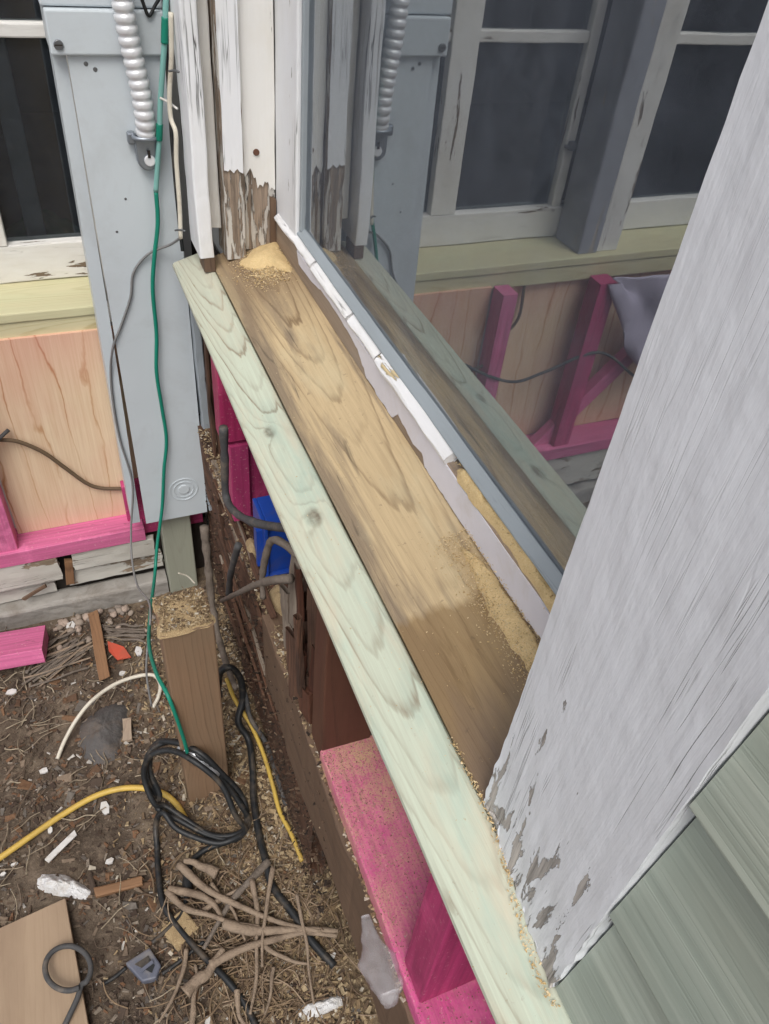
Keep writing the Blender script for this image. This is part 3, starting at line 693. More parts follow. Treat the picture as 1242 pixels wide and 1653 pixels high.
boxes('jamb_back', [((.2545, .125, .930), (.334, .225, 1.95))], M['trim'], win)
# ================================================================== ROOM behind the window (dark, no lamps lit)
room = thing('room_interior', 'dim room seen behind the large window glass', 'room', (1.5, 0, .6))
boxes('room_floor', [((.42, -3, .55), (3.5, 1.40, .60))], M['roomfloor'], room)
boxes('room_wall', [((3.5, -3, .55), (3.6, 1.42, 2.9)), ((.42, -3.1, .55), (3.5, -3.0, 2.9)), ((.42, 1.40, .6), (3.5, 1.45, 2.8)), ((.34, -3, 2.8), (3.5, 1.42, 2.9)), ((.345, -3, .60), (.42, .10, 2.8)), ((.40, .1, .60), (.42, 1.4, .985))], M['room'], room)
# ================================================================== PANEL WALL (runs along X at y = 1.42)
pw = thing('panel_wall', 'stripped wall with pink primed framing and plywood beside the gray panel', 'wall', (-.3, 1.45, 0))
pbox('plywood', (-.204, 1.421, .232), (.30, 1.433, .712), 'z', M['ply'], pw, r=.001)
pbox('plywood', (-1.3, 1.444, .232), (-.245, 1.456, .712), 'z', M['ply'], pw, r=.001)
pbox('bottom_plate', (-1.6, 1.362, .193), (.062, 1.444, .2315), 'x', M['pink_lt'], pw, r=.002)
pbox('bottom_plate', (.064, 1.385, .193), (.20, 1.444, .2315), 'x', M['pink'], pw, r=.002)
for x0, w_, mt in ((-.245, .0385, 'pink_lt'), (-.52, .05, 'pink'), (-.93, .0385, 'pink')):
    pbox('stud', (x0, 1.372 if x0 < 0 else 1.395, .2318), (x0+w_, 1.4205 if x0 > -.6 else 1.443, .7155), 'z', M[mt], pw, r=.002)
plank('brace', (-.62, 1.405, .44), (1, 0, .15), (-.62, 0, .72), .04, .60, .03, M['pink_lt'], pw)
pbox('blocking', (.03, 1.395, .2318), (.075, 1.420, .335), 'z', M['pink'], pw, r=.002)
# two new pale boards under the window
pbox('sill_board', (-1.6, 1.425, .742), (.052, 1.60, .762), 'x', M['yellow_board'], pw, r=.003)
pbox('sill_board', (-1.6, 1.4285, .7015), (.049, 1.446, .7415), 'x', M['yellow_board'], pw, r=.003)
# old painted skirt, split into lengths, and a concrete ledge
for (xa, xb, za, zb, yy, rz) in ((-.34, -.128, .118, .19, 1.365, .01), (-.112, .085, .135, .19, 1.367, -.012), (-.13, .10, .078, .126, 1.378, .006), (-.36, -.15, .06, .114, 1.384, .02), (-.9, -.37, .07, .188, 1.372, 0)):
    plank('skirt_board', ((xa+xb)/2, yy+.009, (za+zb)/2), (0, 0, 1), (1, 0, rz), zb-za, xb-xa, .017, M['skirt'], pw, r=.002, amp=.002, jag=.012, fine=.0012, seg=26)
plank('splinter', (-.118, 1.374, .13), (1, 0, 0), (.12, 0, 1), .018, .085, .012, M['stick'], pw, r=.001, jag=.01, fine=.001)
plank('splinter', (-.20, 1.362, .098), (0, 0, 1), (1, 0, .55), .009, .075, .005, M['rim'], pw, r=.001, jag=.01, fine=.001)
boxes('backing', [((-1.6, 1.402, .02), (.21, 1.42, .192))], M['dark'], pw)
pbox('ledge', (-1.6, 1.352, -.05), (.095, 1.40, .056), 'x', M['concrete'], pw, r=.008, amp=.006, fine=.002, seg=70)
boxes('wall_shell', [((-4, 1.56, 1.95), (.24, 1.66, 2.8)), ((-4, 1.47, -.1), (.24, 1.56, .70)), ((-4, 1.56, -.1), (-1.6, 1.66, 1.95)), ((.075, 1.46, .70), (.24, 1.66, 1.95))], M['shell'], pw)
plank('post', (.132, 1.37, .135), (1, 0, 0), (0, 0, 1), .068, .30, .05, M['graypost'], pw, r=.003)
# window on that wall
w2 = thing('side_window', 'old peeling multi pane window above the pale new sill boards', 'window', (-.6, 1.55, .762))
SY0, SY1 = 1.545, 1.585
def bar(name, x0, x1, z0, z1, y0=SY0, y1=SY1, mat='sash', ax=None, **kw):
    return pbox(name, (x0, y0, z0), (x1, y1, z1), ax or ('z' if z1-z0 > x1-x0 else 'x'), M[mat], w2, r=.003, fine=.0008, amp=.0015, **kw)
bar('bottom_rail', -1.55, .07, .7635, .836)
bar('stile', -.147, -.085, .8365, 1.94)
bar('stile', -.43, -.405, .8365, 1.94, 1.548, 1.582)
bar('stile', -.60, -.548, .8365, 1.94, 1.543, 1.586)
bar('stile', -1.0, -.94, .8365, 1.94)
for (xa, xb) in ((-.0845, .07), (-.404, -.1475), (-.939, -.6005), (-1.5, -1.0005)):
    for z in (1.175, 1.52): bar('muntin', xa, xb, z, z+.022, 1.551, 1.579)
    if xb-xa > .2: pass
    o = boxes('pane', [((xa-.003, 1.5655, .833), (xb+.003, 1.5685, 1.94))], M['glass2'], w2)
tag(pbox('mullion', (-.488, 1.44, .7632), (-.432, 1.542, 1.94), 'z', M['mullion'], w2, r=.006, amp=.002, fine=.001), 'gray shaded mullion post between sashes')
pbox('mullion_trim', (-.549, 1.446, .7632), (-.4895, 1.5415, 1.94), 'z', M['sash'], w2, r=.004, amp=.002, fine=.001)
boxes('latch', [((-.425, 1.535, .965), (-.41, 1.5475, .985)), ((-.445, 1.538, .97), (-.40, 1.545, .978))], M['screw'], w2, bevel=.002)
pbox('inner_post', (-.05, 1.62, .7632), (-.015, 1.64, 1.94), 'z', M['mullion'], w2, r=.003)
rb = thing('back_room', 'black unlit room behind the old side window', 'room', (-1, 2.2, .6))
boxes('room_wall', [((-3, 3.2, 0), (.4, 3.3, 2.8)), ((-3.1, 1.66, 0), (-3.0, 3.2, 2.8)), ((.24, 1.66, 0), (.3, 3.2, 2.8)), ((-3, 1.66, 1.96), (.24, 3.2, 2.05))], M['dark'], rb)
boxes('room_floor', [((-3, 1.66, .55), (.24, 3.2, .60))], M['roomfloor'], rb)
mound('green_cloth', [Vector((-.02+.09*math.cos(a)*1.1, 1.71+.06*math.sin(a), .7625)) for a in [i*.7 for i in range(9)]], .06, M['leafgreen'], None, rings=6)
tag(bpy.data.objects['green_cloth'], 'crumpled dark green cloth on the ledge inside the side window', 'cloth')
boxes('inner_ledge', [((-1.55, 1.59, .70), (.07, 1.80, .7622))], M['dark'], w2)
tag(plank('wood_ruler', (.03, 1.655, .780), (0, 1, .3), (1, -.55, -.12), .02, .12, .006, M['yellow_board'], None), 'short pale wooden stick lying inside the side window', 'stick')
# ================================================================== ELECTRICAL PANEL
pn = thing('breaker_cabinet', 'tall gray steel electrical panel mounted in the corner beside the white trim', 'electrical panel', (.12, 1.36, .29))
boxes('enclosure', [((.076, 1.3225, .292), (.2005, 1.415, 2.3))], M['steel'], pn, bevel=.002)
sheet('cover', [(.0660, 1.3165, .289), (.2010, 1.3165, .2895), (.2025, 1.3165, 1.2045), (.0650, 1.3165, 1.204)], (0, -1, 0), .003, M['steel'], pn)
fl = [(.0365, 1.330, .286), (.0545, 1.330, .286), (.0625, 1.330, .75), (.0640, 1.330, 1.204), (.0455, 1.330, 1.204)]
sheet('side_flange', fl, (0, -1, 0), .004, M['steel'], pn)
sheet('side_return', [(.0367, 1.3305, .287), (.0367, 1.41, .287), (.0457, 1.41, 1.204), (.0457, 1.3305, 1.204)], (1, 0, 0), .002, M['steel'], pn)
boxes('top_lip', [((.0435, 1.3045, 1.2055), (.2045, 1.40, 1.262))], M['steel'], pn, bevel=.003)
boxes('upper_cover', [((.0405, 1.3125, 1.2635), (.2045, 1.40, 2.3))], M['steel'], pn, bevel=.003)
p = at(94.5, 72, 'y', 1.3045); s_ = disc('screw', (p.x, 1.3044, p.z), (0, -1, 0), .0065, .0035, M['screw'], pn, ns=16)
boxes('slot', [((p.x-.005, 1.3004, p.z-.0008), (p.x+.005, 1.3009, p.z+.0008))], M['dark'], s_)
for u, v in ((139, 103), (154, 112), (203, 321), (189, 374)):
    p = at(u, v, 'y', 1.3135); disc('screw_hole', (p.x, 1.3134, p.z), (0, -1, 0), .0032 if v < 200 else .002, .0006, M['screw'], pn, ns=12)
p = at(297, 790, 'y', 1.3135)
for r_, w_ in ((.031, .0022), (.022, .0018)): disc('knockout', (p.x, 1.3134, p.z), (0, -1, 0), r_, .0014, M['steel'], pn, ns=32, r0=r_-w_)
disc('knockout', (p.x, 1.3134, p.z), (0, -1, 0), .0125, .0022, M['steel'], pn, ns=28)
# ---- flexible conduit and its clamp
def conduit():
    base = [at(u, v, 'y', yy) for u, v, yy in ((236, 218, 1.297), (234, 190, 1.290), (228, 150, 1.288), (217, 100, 1.287), (207, 55, 1.286), (200, 15, 1.285))]
    base += [base[-1]+Vector((-.004, 0, .06)), base[-1]+Vector((-.012, .0, .16)), base[-1]+Vector((-.02, .012, .30))]
    C = crom(base, 40); L = [0]
    for a, b in zip(C, C[1:]): L.append(L[-1]+(b-a).length)
    pts = []; step = .0139/10; d = 0; i = 0
    while d < L[-1]:
        while L[i+1] < d: i += 1
        pts.append(C[i].lerp(C[i+1], (d-L[i])/(L[i+1]-L[i]))); d += step
    prof = [.86, .93, .985, 1.0, 1.0, 1.0, .985, .93, .86, .82]
    root = thing('flexible_conduit', 'ribbed silver flexible metal conduit clamped to the front of the gray panel', 'conduit', base[0])
    V, F = tube_geo(pts, .0152, ns=20, smooth_k=False, ribs=lambda q: prof[q % 10])
    mesh_obj('coil', [v-base[0] for v in V], F, M['flex'], root, Matrix.Translation(base[0]), True)
    c = base[0]; cx, cz = at(238, 246, 'y', 1.30).x, at(238, 246, 'y', 1.30).z
    # die cast strap: rounded shield with ear and screw boss
    out = []
    for q in range(25):
        a = math.pi+math.pi*q/24; out.append(Vector((cx+.0165*math.cos(a), 1.3128, cz-.010+.0175*math.sin(a))))
    out += [Vector((cx+.0175, 1.3128, cz+.022)), Vector((cx-.0175, 1.3128, cz+.022))]
    s1 = sheet('clamp', out, (0, -1, 0), .016, M['clamp'], root)
    md = s1.modifiers.new('bevel', 'BEVEL'); md.width = .003; md.segments = 2
    tube('clamp_ring', [(cx+.0185*math.cos(a), 1.296+.0125*math.sin(a), cz+.024) for a in [i*math.pi/8 for i in range(17)]], .0035, M['clamp'], root, k=2)
    boxes('clamp_ear', [((cx-.027, 1.298, cz+.012), (cx-.015, 1.311, cz+.030))], M['clamp'], root, bevel=.003)
    disc('clamp_bolt', (cx+.002, 1.2966, cz-.011), (0, -1, .1), .0085, .004, M['flex'], root, ns=16)
    boxes('bolt_slot', [((cx-.0005, 1.2915, cz-.006), (cx+.0035, 1.2935, cz+.005))], M['dark'], root)
conduit()
# ================================================================== WIRES ON THE PANEL
def wire(name, pts, r, mat, label, cat='wire', group=None, **kw):
    return tag(tube(name, pts, r, M[mat], None, **kw), label, cat, group)
Y_ = lambda u, v, y: at(u, v, 'y', y)
gw = thing('green_wire', 'long green ground wire hanging down the panel to the dirt', 'wire', Y_(253, 310, 1.29))
tube('insulation', [Y_(252, 308, 1.299), Y_(255, 360, 1.3), Y_(249, 420, 1.3), Y_(247, 470, 1.3), Y_(253, 540, 1.302), Y_(253, 600, 1.3), Y_(262, 660, 1.302), Y_(269, 710, 1.302), Y_(265, 760, 1.3), Y_(262, 820, 1.298), Y_(254, 880, 1.28), Y_(250, 930, 1.23),
                    Y_(243, 990, 1.08), Y_(241, 1040, .96), Y_(252, 1085, .86), Y_(270, 1120, .80), Y_(284, 1155, .782), Y_(296, 1190, .778), Y_(303, 1215, .776)], .0036, M['greenw'], gw)
tube('taped_length', [Y_(272, -60, 1.262), Y_(268, 0, 1.262), Y_(267, 50, 1.264), Y_(263, 110, 1.27), Y_(259, 170, 1.28), Y_(258, 215, 1.286), Y_(255, 260, 1.294), Y_(252, 309, 1.299)], .0042, M['greenw_lt'], gw)
for a, b in (((267, 28), (266, 70)), ((258, 200), (257, 226))):
    tube('green_band', [Y_(*a, 1.262 if a[1] < 100 else 1.284), Y_((a[0]+b[0])/2, (a[1]+b[1])/2, 1.263 if a[1] < 100 else 1.285), Y_(*b, 1.264 if a[1] < 100 else 1.287)], .0053, M['greenw'], gw)
wire('gray_wire', [Y_(293, 383, 1.25), Y_(275, 395, 1.285), Y_(240, 410, 1.306), Y_(216, 440, 1.309), Y_(211, 480, 1.309), Y_(196, 525, 1.309), Y_(183, 560, 1.309), Y_(179, 600, 1.322), Y_(183, 650, 1.322), Y_(194, 710, 1.322), Y_(214, 780, 1.318), Y_(212, 850, 1.30), Y_(213, 900, 1.26), Y_(222, 945, 1.18), Y_(240, 970, 1.10), Y_(243, 1000, 1.04), Y_(238, 1050, 1.0), Y_(237, 1090, .98), Y_(245, 1140, .955)], .0022, 'grayw', 'thin gray wire curving across the panel face beside the green wire')
wire('black_wire', [Y_(270, 0, 1.29), Y_(268, 60, 1.29), Y_(272, 130, 1.288), Y_(276, 200, 1.286), Y_(284, 300, 1.28), Y_(291, 370, 1.275), Y_(295, 405, 1.272)], .003, 'black', 'thin black wire running down the gap beside the white trim')
wire('cream_cable', [Y_(276, 20, 1.24), Y_(277, 90, 1.245), Y_(274, 150, 1.25), Y_(276, 190, 1.25), Y_(284, 215, 1.24), Y_(285, 260, 1.24), Y_(290, 330, 1.235), Y_(292, 385, 1.232)], .0034, 'whitew', 'short cream cable stapled to the white trim beside the panel', 'cable')
wire('zip_tie', [Y_(259, 158, 1.272), Y_(272, 165, 1.262), Y_(287, 176, 1.25)], .0018, 'chip', 'white zip tie tail holding the green wire near the conduit', 'cable tie')
wire('dark_wire', [Y_(262, -10, 1.30), Y_(250, 10, 1.301), Y_(240, 25, 1.3), Y_(228, -5, 1.296)], .0025, 'black', 'short dark wire end beside the top of the conduit')
for i, (u, v) in enumerate(((281, 115), (291, 372))):
    tag(tube('cable_staple', [Y_(u-8, v, 1.236), Y_(u, v-1, 1.230), Y_(u+8, v+1, 1.222)], .0016, M['screw']), ('upper' if i == 0 else 'lower')+' small metal staple pinning the cream cable', 'staple', 'cable staples')
wire('brown_cable', [Y_(-40, 706, 1.40), Y_(0, 710, 1.405), Y_(30, 713, 1.41), Y_(70, 730, 1.412), Y_(105, 755, 1.412), Y_(140, 780, 1.412), Y_(165, 788, 1.412), Y_(205, 789, 1.412)], .0042, 'brownc', 'brown cable bowed across the stained plywood', 'cable')
# cables only the reflection shows, on the far bays of that wall
wire('brown_cable', [(-.30, 1.435, .70), (-.30, 1.43, .62), (-.27, 1.432, .575), (-.215, 1.412, .56), (-.212, 1.412, .47)], .004, 'brownc', 'brown cable hanging from the new sill board, seen mirrored in the glass', 'cable')
wire('dark_cable', [(-.16, 1.411, .52), (-.22, 1.37, .50), (-.31, 1.39, .46), (-.40, 1.40, .47), (-.52, 1.365, .53), (-.66, 1.36, .44), (-.8, 1.38, .35)], .004, 'black_dull', 'dark cable strung across the far bays, seen mirrored in the glass', 'cable')
# added sheet, stands in for a pale figure reflected in the glass
def reflection_sheet():
    V = []; F = []; nx, nz_ = 40, 24
    for i in range(nx+1):
        x = -.50-.75*i/nx; zb = .46+.25*max(0, 1-i/11)**2
        for j in range(nz_+1):
            z = .738+(zb-.738)*j/nz_; V.append((x+.01*math.sin(j*.4), 1.352+.012*math.sin(x*60)*(.3+j/nz_)+.006*math.sin(x*23+j*.3), z))
    for i in range(nx):
        for j in range(nz_): q = i*(nz_+1)+j; F.append((q, q+1, q+nz_+2, q+nz_+1))
    c = Vector((-.85, 1.352, .6)); o = mesh_obj('reflection_standin', [Vector(v)-c for v in V], F, M['pale_shape'], None, Matrix.Translation(c), True)
    md = o.modifiers.new('solid', 'SOLIDIFY'); md.thickness = .002
    tag(o, 'added pale lilac sheet below the new sill boards, standing in for a figure reflected in the glass', 'plastic sheet')
reflection_sheet()
# ================================================================== INSIDE THE OPENED WALL
bb = thing('electrical_box', 'bright blue plastic electrical box between the exposed studs', 'electrical box', (.255, .88, .541))
boxes('box_body', [((.2150, .850, .5415), (.2215, .924, .660)), ((.2850, .850, .5415), (.2915, .924, .660)), ((.2215, .850, .5415), (.2850, .924, .548)), ((.2215, .850, .6535), (.2850, .924, .660)), ((.2215, .858, .548), (.2850, .864, .6535))], M['blue'], bb, bevel=.0015)
boxes('nail_tab', [((.206, .866, .56), (.215, .874, .64))], M['blue'], bb)
pts = [at(u, v, 'x', x*1.155) for u, v, x in ((361, 690, .150), (363, 740, .150), (365, 800, .150), (378, 825, .151), (402, 840, .158), (430, 848, .17), (470, 853, .185))]
wire('old_cable', pts, .0062, 'black_dull', 'thick dark gray cable hooked below the magenta studs', 'cable', jit=.25)
wire('old_cable', [at(385, 880, 'x', 0.1698), at(378, 905, 'x', 0.1686), at(372, 930, 'x', 0.1686), at(370, 960, 'x', 0.1709)], .0058, 'black_dull', 'short stub of gray cable left of the blue box', 'cable', jit=.3)
wire('root_branch', [at(358, 970, 'x', 0.1617), at(385, 957, 'x', 0.1663), at(415, 943, 'x', 0.1732), at(445, 936, 'x', 0.1825), at(470, 934, 'x', 0.1964)], .0058, 'root_gray', 'gray root poking out below the blue box', 'root', taper=lambda t: .7+.4*t, jit=.3)
wire('root_branch', [at(425, 965, 'x', 0.1756), at(424, 930, 'x', 0.1767), at(430, 895, 'x', 0.1790), at(440, 872, 'x', 0.1825), at(462, 880, 'x', 0.1906), at(490, 905, 'x', 0.2056)], .005, 'root_gray', 'dark crooked root crossing in front of the blue box', 'root', jit=.3)
wire('root_branch', [at(330, 850, 'x', 0.1732), at(335, 900, 'x', 0.1709), at(345, 990, 'x', 0.1652), at(362, 1060, 'x', 0.1617), at(380, 1110, 'x', 0.1559)], .0085, 'root_gray', 'long gray root running down behind the short post', 'root', taper=lambda t: 1.1-.4*t, jit=.5)
# sawdust lying on the framing and the sill
def on_rect(x0, x1, y0, y1, z): return lambda: (random.uniform(x0, x1), random.uniform(y0, y1), z)
SAW = island('sawdust_grains', [(0, (.78, .60, .34)), (.3, (.66, .47, .22)), (.55, (.86, .69, .43)), (.8, (.54, .37, .17))], .95)
SAWO = island('wood_dust_mixed', [(0, (.42, .31, .18)), (.25, (.26, .18, .10)), (.5, (.50, .39, .24)), (.68, (.17, .115, .07)), (.92, (.58, .52, .42))], .95)
def Q(x, y): return Vector((x, y, zs(x)-.0003))
far = mound('sawdust_pile', [Q(.284, 1.196), Q(.268, 1.188), Q(.272, 1.160), Q(.290, 1.140), Q(.312, 1.118), Q(.331, 1.098), Q(.3365, 1.13), Q(.3365, 1.18), Q(.3365, 1.211), Q(.300, 1.212)], .011, M['saw'], seed=1)
tag(far, 'fresh tan sawdust heaped at the far corner of the sill', 'sawdust', kind='stuff')
def far_g():
    x = .306+random.gauss(0, .019); y = 1.150+random.gauss(0, .032)
    if x > .335 or y > 1.205: return None
    return (x, y, zs(x)+.006*max(0, 1-abs(x-.31)/.03-abs(y-1.17)/.06))
chips('grain', 4200, far_g, (.0009, .0034), SAW, far)
def strip_mound(name, path, w, h, mat, seed=0, n=60, tilt=0.0):
    C = crom(path, max(2, n//len(path))); V = []; F = []; m_ = 12; c0 = C[len(C)//2]
    for i, c in enumerate(C):
        t = (C[min(i+1, len(C)-1)]-C[max(0, i-1)]).normalized(); s_ = Vector((0, 0, 1)).cross(t).normalized()
        e = min(1, min(i, len(C)-1-i)/5+.15); ww_ = w(i/(len(C)-1))*e*(1+.25*mn.noise(c*60+Vector((seed, 0, 0))))
        for j in range(m_+1):
            a = j/m_*2-1
            hh = h*e*math.sqrt(max(0, 1-a*a))*(1+.45*mn.noise((c+s_*a*.01)*110+Vector((seed, 0, 3)))+.3*mn.noise((c+s_*a*.01)*300))
            d = s_*(a*ww_/2+.0012*mn.noise(c*240+Vector((j, seed, 0))))
            V.append(c+d+Vector((0, 0, d.x*tilt+(hh if 0 < j < m_ else -.0008)))-c0)
    for i in range(len(C)-1):
        for j in range(m_): q = i*(m_+1)+j; F.append((q, q+m_+1, q+m_+2, q+1))
    o = mesh_obj(name, V, [tuple(reversed(f)) for f in F], mat, None, Matrix.Translation(c0), True); return o
gr = strip_mound('sawdust_pile', [(.3430, .535, .9978), (.3435, .50, .9978), (.344, .46, .9978), (.3445, .40, .9978), (.345, .33, .9978), (.345, .26, .9978)], lambda t: .014+.003*math.sin(t*9), .012, M['saw'], 4)
tag(gr, 'thick tan sawdust ridge packed in the groove where the bead fell away', 'sawdust', kind='stuff')
chips('grain', 520, lambda: (.3435+random.gauss(0, .004), random.uniform(.30, .545), 1.005+random.gauss(0, .003)), (.0008, .0028), SAW, gr)
nr = strip_mound('sawdust_pile', [Q(.323, .470), Q(.326, .445), Q(.326, .42), Q(.324, .39), Q(.324, .36), Q(.324, .33), Q(.325, .29)], lambda t: .007+.015*sm(0, .5, t), .0045, M['saw'], 9, tilt=.325)
tag(nr, 'loose sawdust scattered on the brown sill near the wide casing', 'sawdust', kind='stuff')
def near_g():
    x = min(.3355, .320+random.gauss(0, .011)); return (x, random.uniform(.30, .49), zs(x)+abs(random.gauss(0, .0025)))
chips('grain', 2600, near_g, (.0007, .0024), SAW, nr)
def crumb_g():
    x = random.uniform(.172, .335); return (x, random.uniform(.1, 1.18), zs(x))
crumb = chips('sawdust_crumbs', 420, crumb_g, (.0006, .0018), SAW); tag(crumb, 'tiny sawdust crumbs dusted over the sill boards', 'sawdust')
cr2 = chips('sawdust_crumbs', 420, lambda: (lambda y: (.2295-.019*sm(.231, .096, y)+random.gauss(0, .0016), y, zs(.2295-.019*sm(.231, .096, y))+.001))(random.uniform(.085, .29)), (.0008, .0028), SAW); tag(cr2, 'line of sawdust crumbs along the foot of the wide casing', 'sawdust')
pl = chips('plate_dust', 2600, lambda: (.198+.12*random.random()**1.5, -.05+.556*random.random()**.45, .5642), (.0006, .0022), SAWO); tag(pl, 'brown dust lying on the magenta plate under the sill', 'sawdust')
def rim_g():
    y = random.uniform(.2, 1.3); x = random.uniform(.193, .222); return (x, y, .539 if y < .75 else .532)
rd = chips('rim_debris', 2200, rim_g, (.0015, .008), SAWO); tag(rd, 'crumbled rotten wood and sawdust lodged along the rim board', 'rubble')
for (x, y, zz, r_, h_, lab) in ((.217, .60, .541, .022, .06, 'pale sawdust pocket beside the dark red brown stud'), (.222, .70, .538, .02, .035, 'sawdust pocket on the rotten rim behind the brown stud'), (.226, .80, .538, .024, .025, 'sawdust heap on the rim just in front of the blue box'), (.212, .93, .531, .018, .025, 'sawdust on the rim below the magenta studs')):
    q = mound('sawdust_pile', [(x+r_*.7*math.cos(a), y+r_*1.5*math.sin(a), zz) for a in [i*.785 for i in range(8)]], h_, M['saw_old'], seed=x*99); tag(q, lab, 'sawdust', kind='stuff')
def face_g():
    y = random.uniform(.45, 1.36); return (.1935 if y < .78 and random.random() < .5 else .196+random.uniform(-.004, .012)+.01*sm(1.0, 1.3, y), y, random.uniform(.08, .55))
tag(chips('rot_crumbs', 2600, face_g, (.002, .012), island('rot_crumb', [(0, (.05, .03, .02)), (.35, (.10, .06, .038)), (.6, (.025, .016, .012)), (.85, (.17, .11, .07)), (.97, (.36, .28, .19))], .95), long=4), 'crumbling dark rot clinging to the old rim timber', 'rot')
# clear plastic bag snagged on the rim
def bag(name, path, w, mat, label):
    C = crom(path, 10); V = []; F = []; ns = 18; c0 = C[len(C)//2]; prev = None
    for i, c in enumerate(C):
        t = (C[min(i+1, len(C)-1)]-C[max(0, i-1)]).normalized(); x = (prev-t*prev.dot(t)) if prev is not None else Vector((.3, 1, .2)).cross(t); x.normalize(); prev = x; y = t.cross(x)
        f = i/(len(C)-1); r = w*(.35+.75*math.sin(min(1, f*1.1)*2.6)**2 if f < .97 else .2)
        for s in range(ns):
            a = 2*math.pi*s/ns; k_ = 1+.38*mn.noise(Vector((math.cos(a)*1.6, math.sin(a)*1.6, f*5)))+.2*mn.noise(Vector((math.cos(a)*5, math.sin(a)*5, f*12)))
            V.append(c+(x*math.cos(a)+y*math.sin(a)*.6)*r*k_-c0)
    n = len(C)
    for i in range(n-1):
        for s in range(ns): q = (s+1) % ns; F.append((i*ns+s, i*ns+q, (i+1)*ns+q, (i+1)*ns+s))
    F.append(tuple(range(ns))); F.append(tuple((n-1)*ns+s for s in range(ns)))
    return tag(mesh_obj(name, V, F, mat, None, Matrix.Translation(c0), True), label, 'plastic bag')
bag('plastic_bag', [at(592, 1480, 'x', .150), at(600, 1520, 'x', .145), at(612, 1560, 'x', .142), at(627, 1600, 'x', .140), at(630, 1622, 'x', .140)], .014, M['bag'], 'crumpled clear plastic bag snagged beside the magenta plate')
# ================================================================== ON THE GROUND
# short square post with sawdust on top
ps = thing('post', 'short brown square post standing in the dirt, top covered in sawdust', 'post', (.075, .833, 0))
tag(plank('post_body', (.0745, .8325, .245), (1, 0, 0), (0, 0, 1), .082, .570, .082, M['post'], ps, r=.003, amp=.001), None)
dust = mound('sawdust_pile', [(.035, .793, .5295), (.114, .793, .5295), (.1145, .83, .5295), (.114, .872, .5295), (.075, .8725, .5295), (.035, .872, .5295), (.0345, .83, .5295)], .008, M['saw_old'], rings=8, rough=.5)
tag(dust, 'sawdust blanket covering the top of the short brown post', 'sawdust', kind='stuff')
chips('shaving', 900, lambda: (random.uniform(.036, .113), random.uniform(.795, .871), .535+random.gauss(0, .002)), (.0015, .008), SAWO, dust)
# pink offcut, plywood scrap
plank('pink_offcut', (-.33, 1.262, .043), (.1, 1, -.25), (1, -.1, .02), .09, .27, .038, M['pink_lt'], None, r=.002)
tag(bpy.data.objects['pink_offcut'], 'pink painted board offcut lying on the dirt at the left', 'board')
a, b = G(105, 1452, .016), G(146, 1660, .016); d_ = (b-a).normalized(); w_ = Vector((-1, -.12, 0)); w_ = Vector((d_.y, -d_.x, 0)); w_ = w_ if w_.x < 0 else -w_
cpl = a+d_*.20+w_*.20; cpl.z = .018
def skew_board(name, poly, z0, th, mat, label, cat):
    o = sheet(name, [Vector((p.x, p.y, z0)) for p in poly], (0, 0, 1), th, mat); md = o.modifiers.new('bevel', 'BEVEL'); md.width = .0015; md.segments = 2; return tag(o, label, cat)
skew_board('plywood_scrap', [G(106, 1450, .02), G(146, 1670, .02), G(130, 1900, .02), G(-160, 1800, .02), G(-120, 1555, .02)], .010, .014, M['plyfloor'], 'bare plywood scrap lying flat at the bottom left', 'plywood')
# cords
cd = thing('extension_cord', 'black extension cord coiled on the dirt in front of the short post', 'cord', G(300, 1350))
def lift(u, v, h): return at(u, v, 'z', h)
coil = []
for tno in range(3):
    du, dv = ((0, 0), (7, -8), (-5, 9))[tno]
    for (u, v, h) in ((250, 1290, .06), (238, 1250, .11), (244, 1212, .16), (275, 1204, .185), (318, 1220, .19), (355, 1255, .15), (388, 1300, .10), (400, 1335, .06), (382, 1355, .035), (340, 1352, .03), (295, 1330, .04), (265, 1305, .05)):
        coil.append(lift(u+du*(.5 if tno else 1)+random.gauss(0, 3.5), v+dv+random.gauss(0, 3.5), h+.005*tno+random.uniform(0, .008)))
tail = [lift(252, 1330, .03), G(254, 1370, .012), G(256, 1410, .012), G(264, 1460, .012), G(290, 1500, .012), G(330, 1545, .016), G(365, 1580, .016), G(395, 1620, .012), G(420, 1670, .012)]
tube('cord', coil+tail, .0056, M['black'], cd, k=6)
tube('cord', [lift(392, 1345, .05), G(370, 1358, .02), G(335, 1370, .015), G(312, 1388, .014), G(303, 1410, .014)], .0056, M['black'], cd)
tube('tape_wrap', [lift(288, 1208, .190), lift(303, 1213, .192), lift(318, 1220, .193), lift(337, 1236, .176), lift(352, 1252, .158)], .0078, M['tape'], cd, k=6, ribs=lambda q: 1.0 if (q//3) % 2 else .82)
tube('connector', [G(304, 1412, .014), G(303, 1425, .014), G(302, 1442, .014)], .0095, M['black'], cd)
tube('cord', [G(302, 1442, .012), G(299, 1460, .010), G(292, 1478, .010), G(281, 1490, .010), G(262, 1508, .01), G(246, 1522, .01)], .0042, M['black'], cd)
pgt = thing('plug', 'small dark gray plug end lying face up on the dirt', 'plug', G(236, 1560))
c = G(236, 1562, .012)
def P2(u, v, h): return G(u, v, h)
poly = [P2(204, 1560, .006), P2(243, 1533, .006), P2(262, 1562, .006), P2(254, 1584, .006), P2(232, 1590, .006)]
zb = min(p.z for p in poly); s1 = sheet('plug_body', [Vector((p.x, p.y, zb)) for p in poly], (0, 0, 1), .018, M['plug'], pgt); md = s1.modifiers.new('bevel', 'BEVEL'); md.width = .003; md.segments = 2
cc = sum((Vector((p.x, p.y, 0)) for p in poly), Vector())/5
sheet('plug_face', [Vector((cc.x+(p.x-cc.x)*.55, cc.y+(p.y-cc.y)*.55, zb+.0175)) for p in poly[:4]], (0, 0, 1), .002, M['black'], pgt)
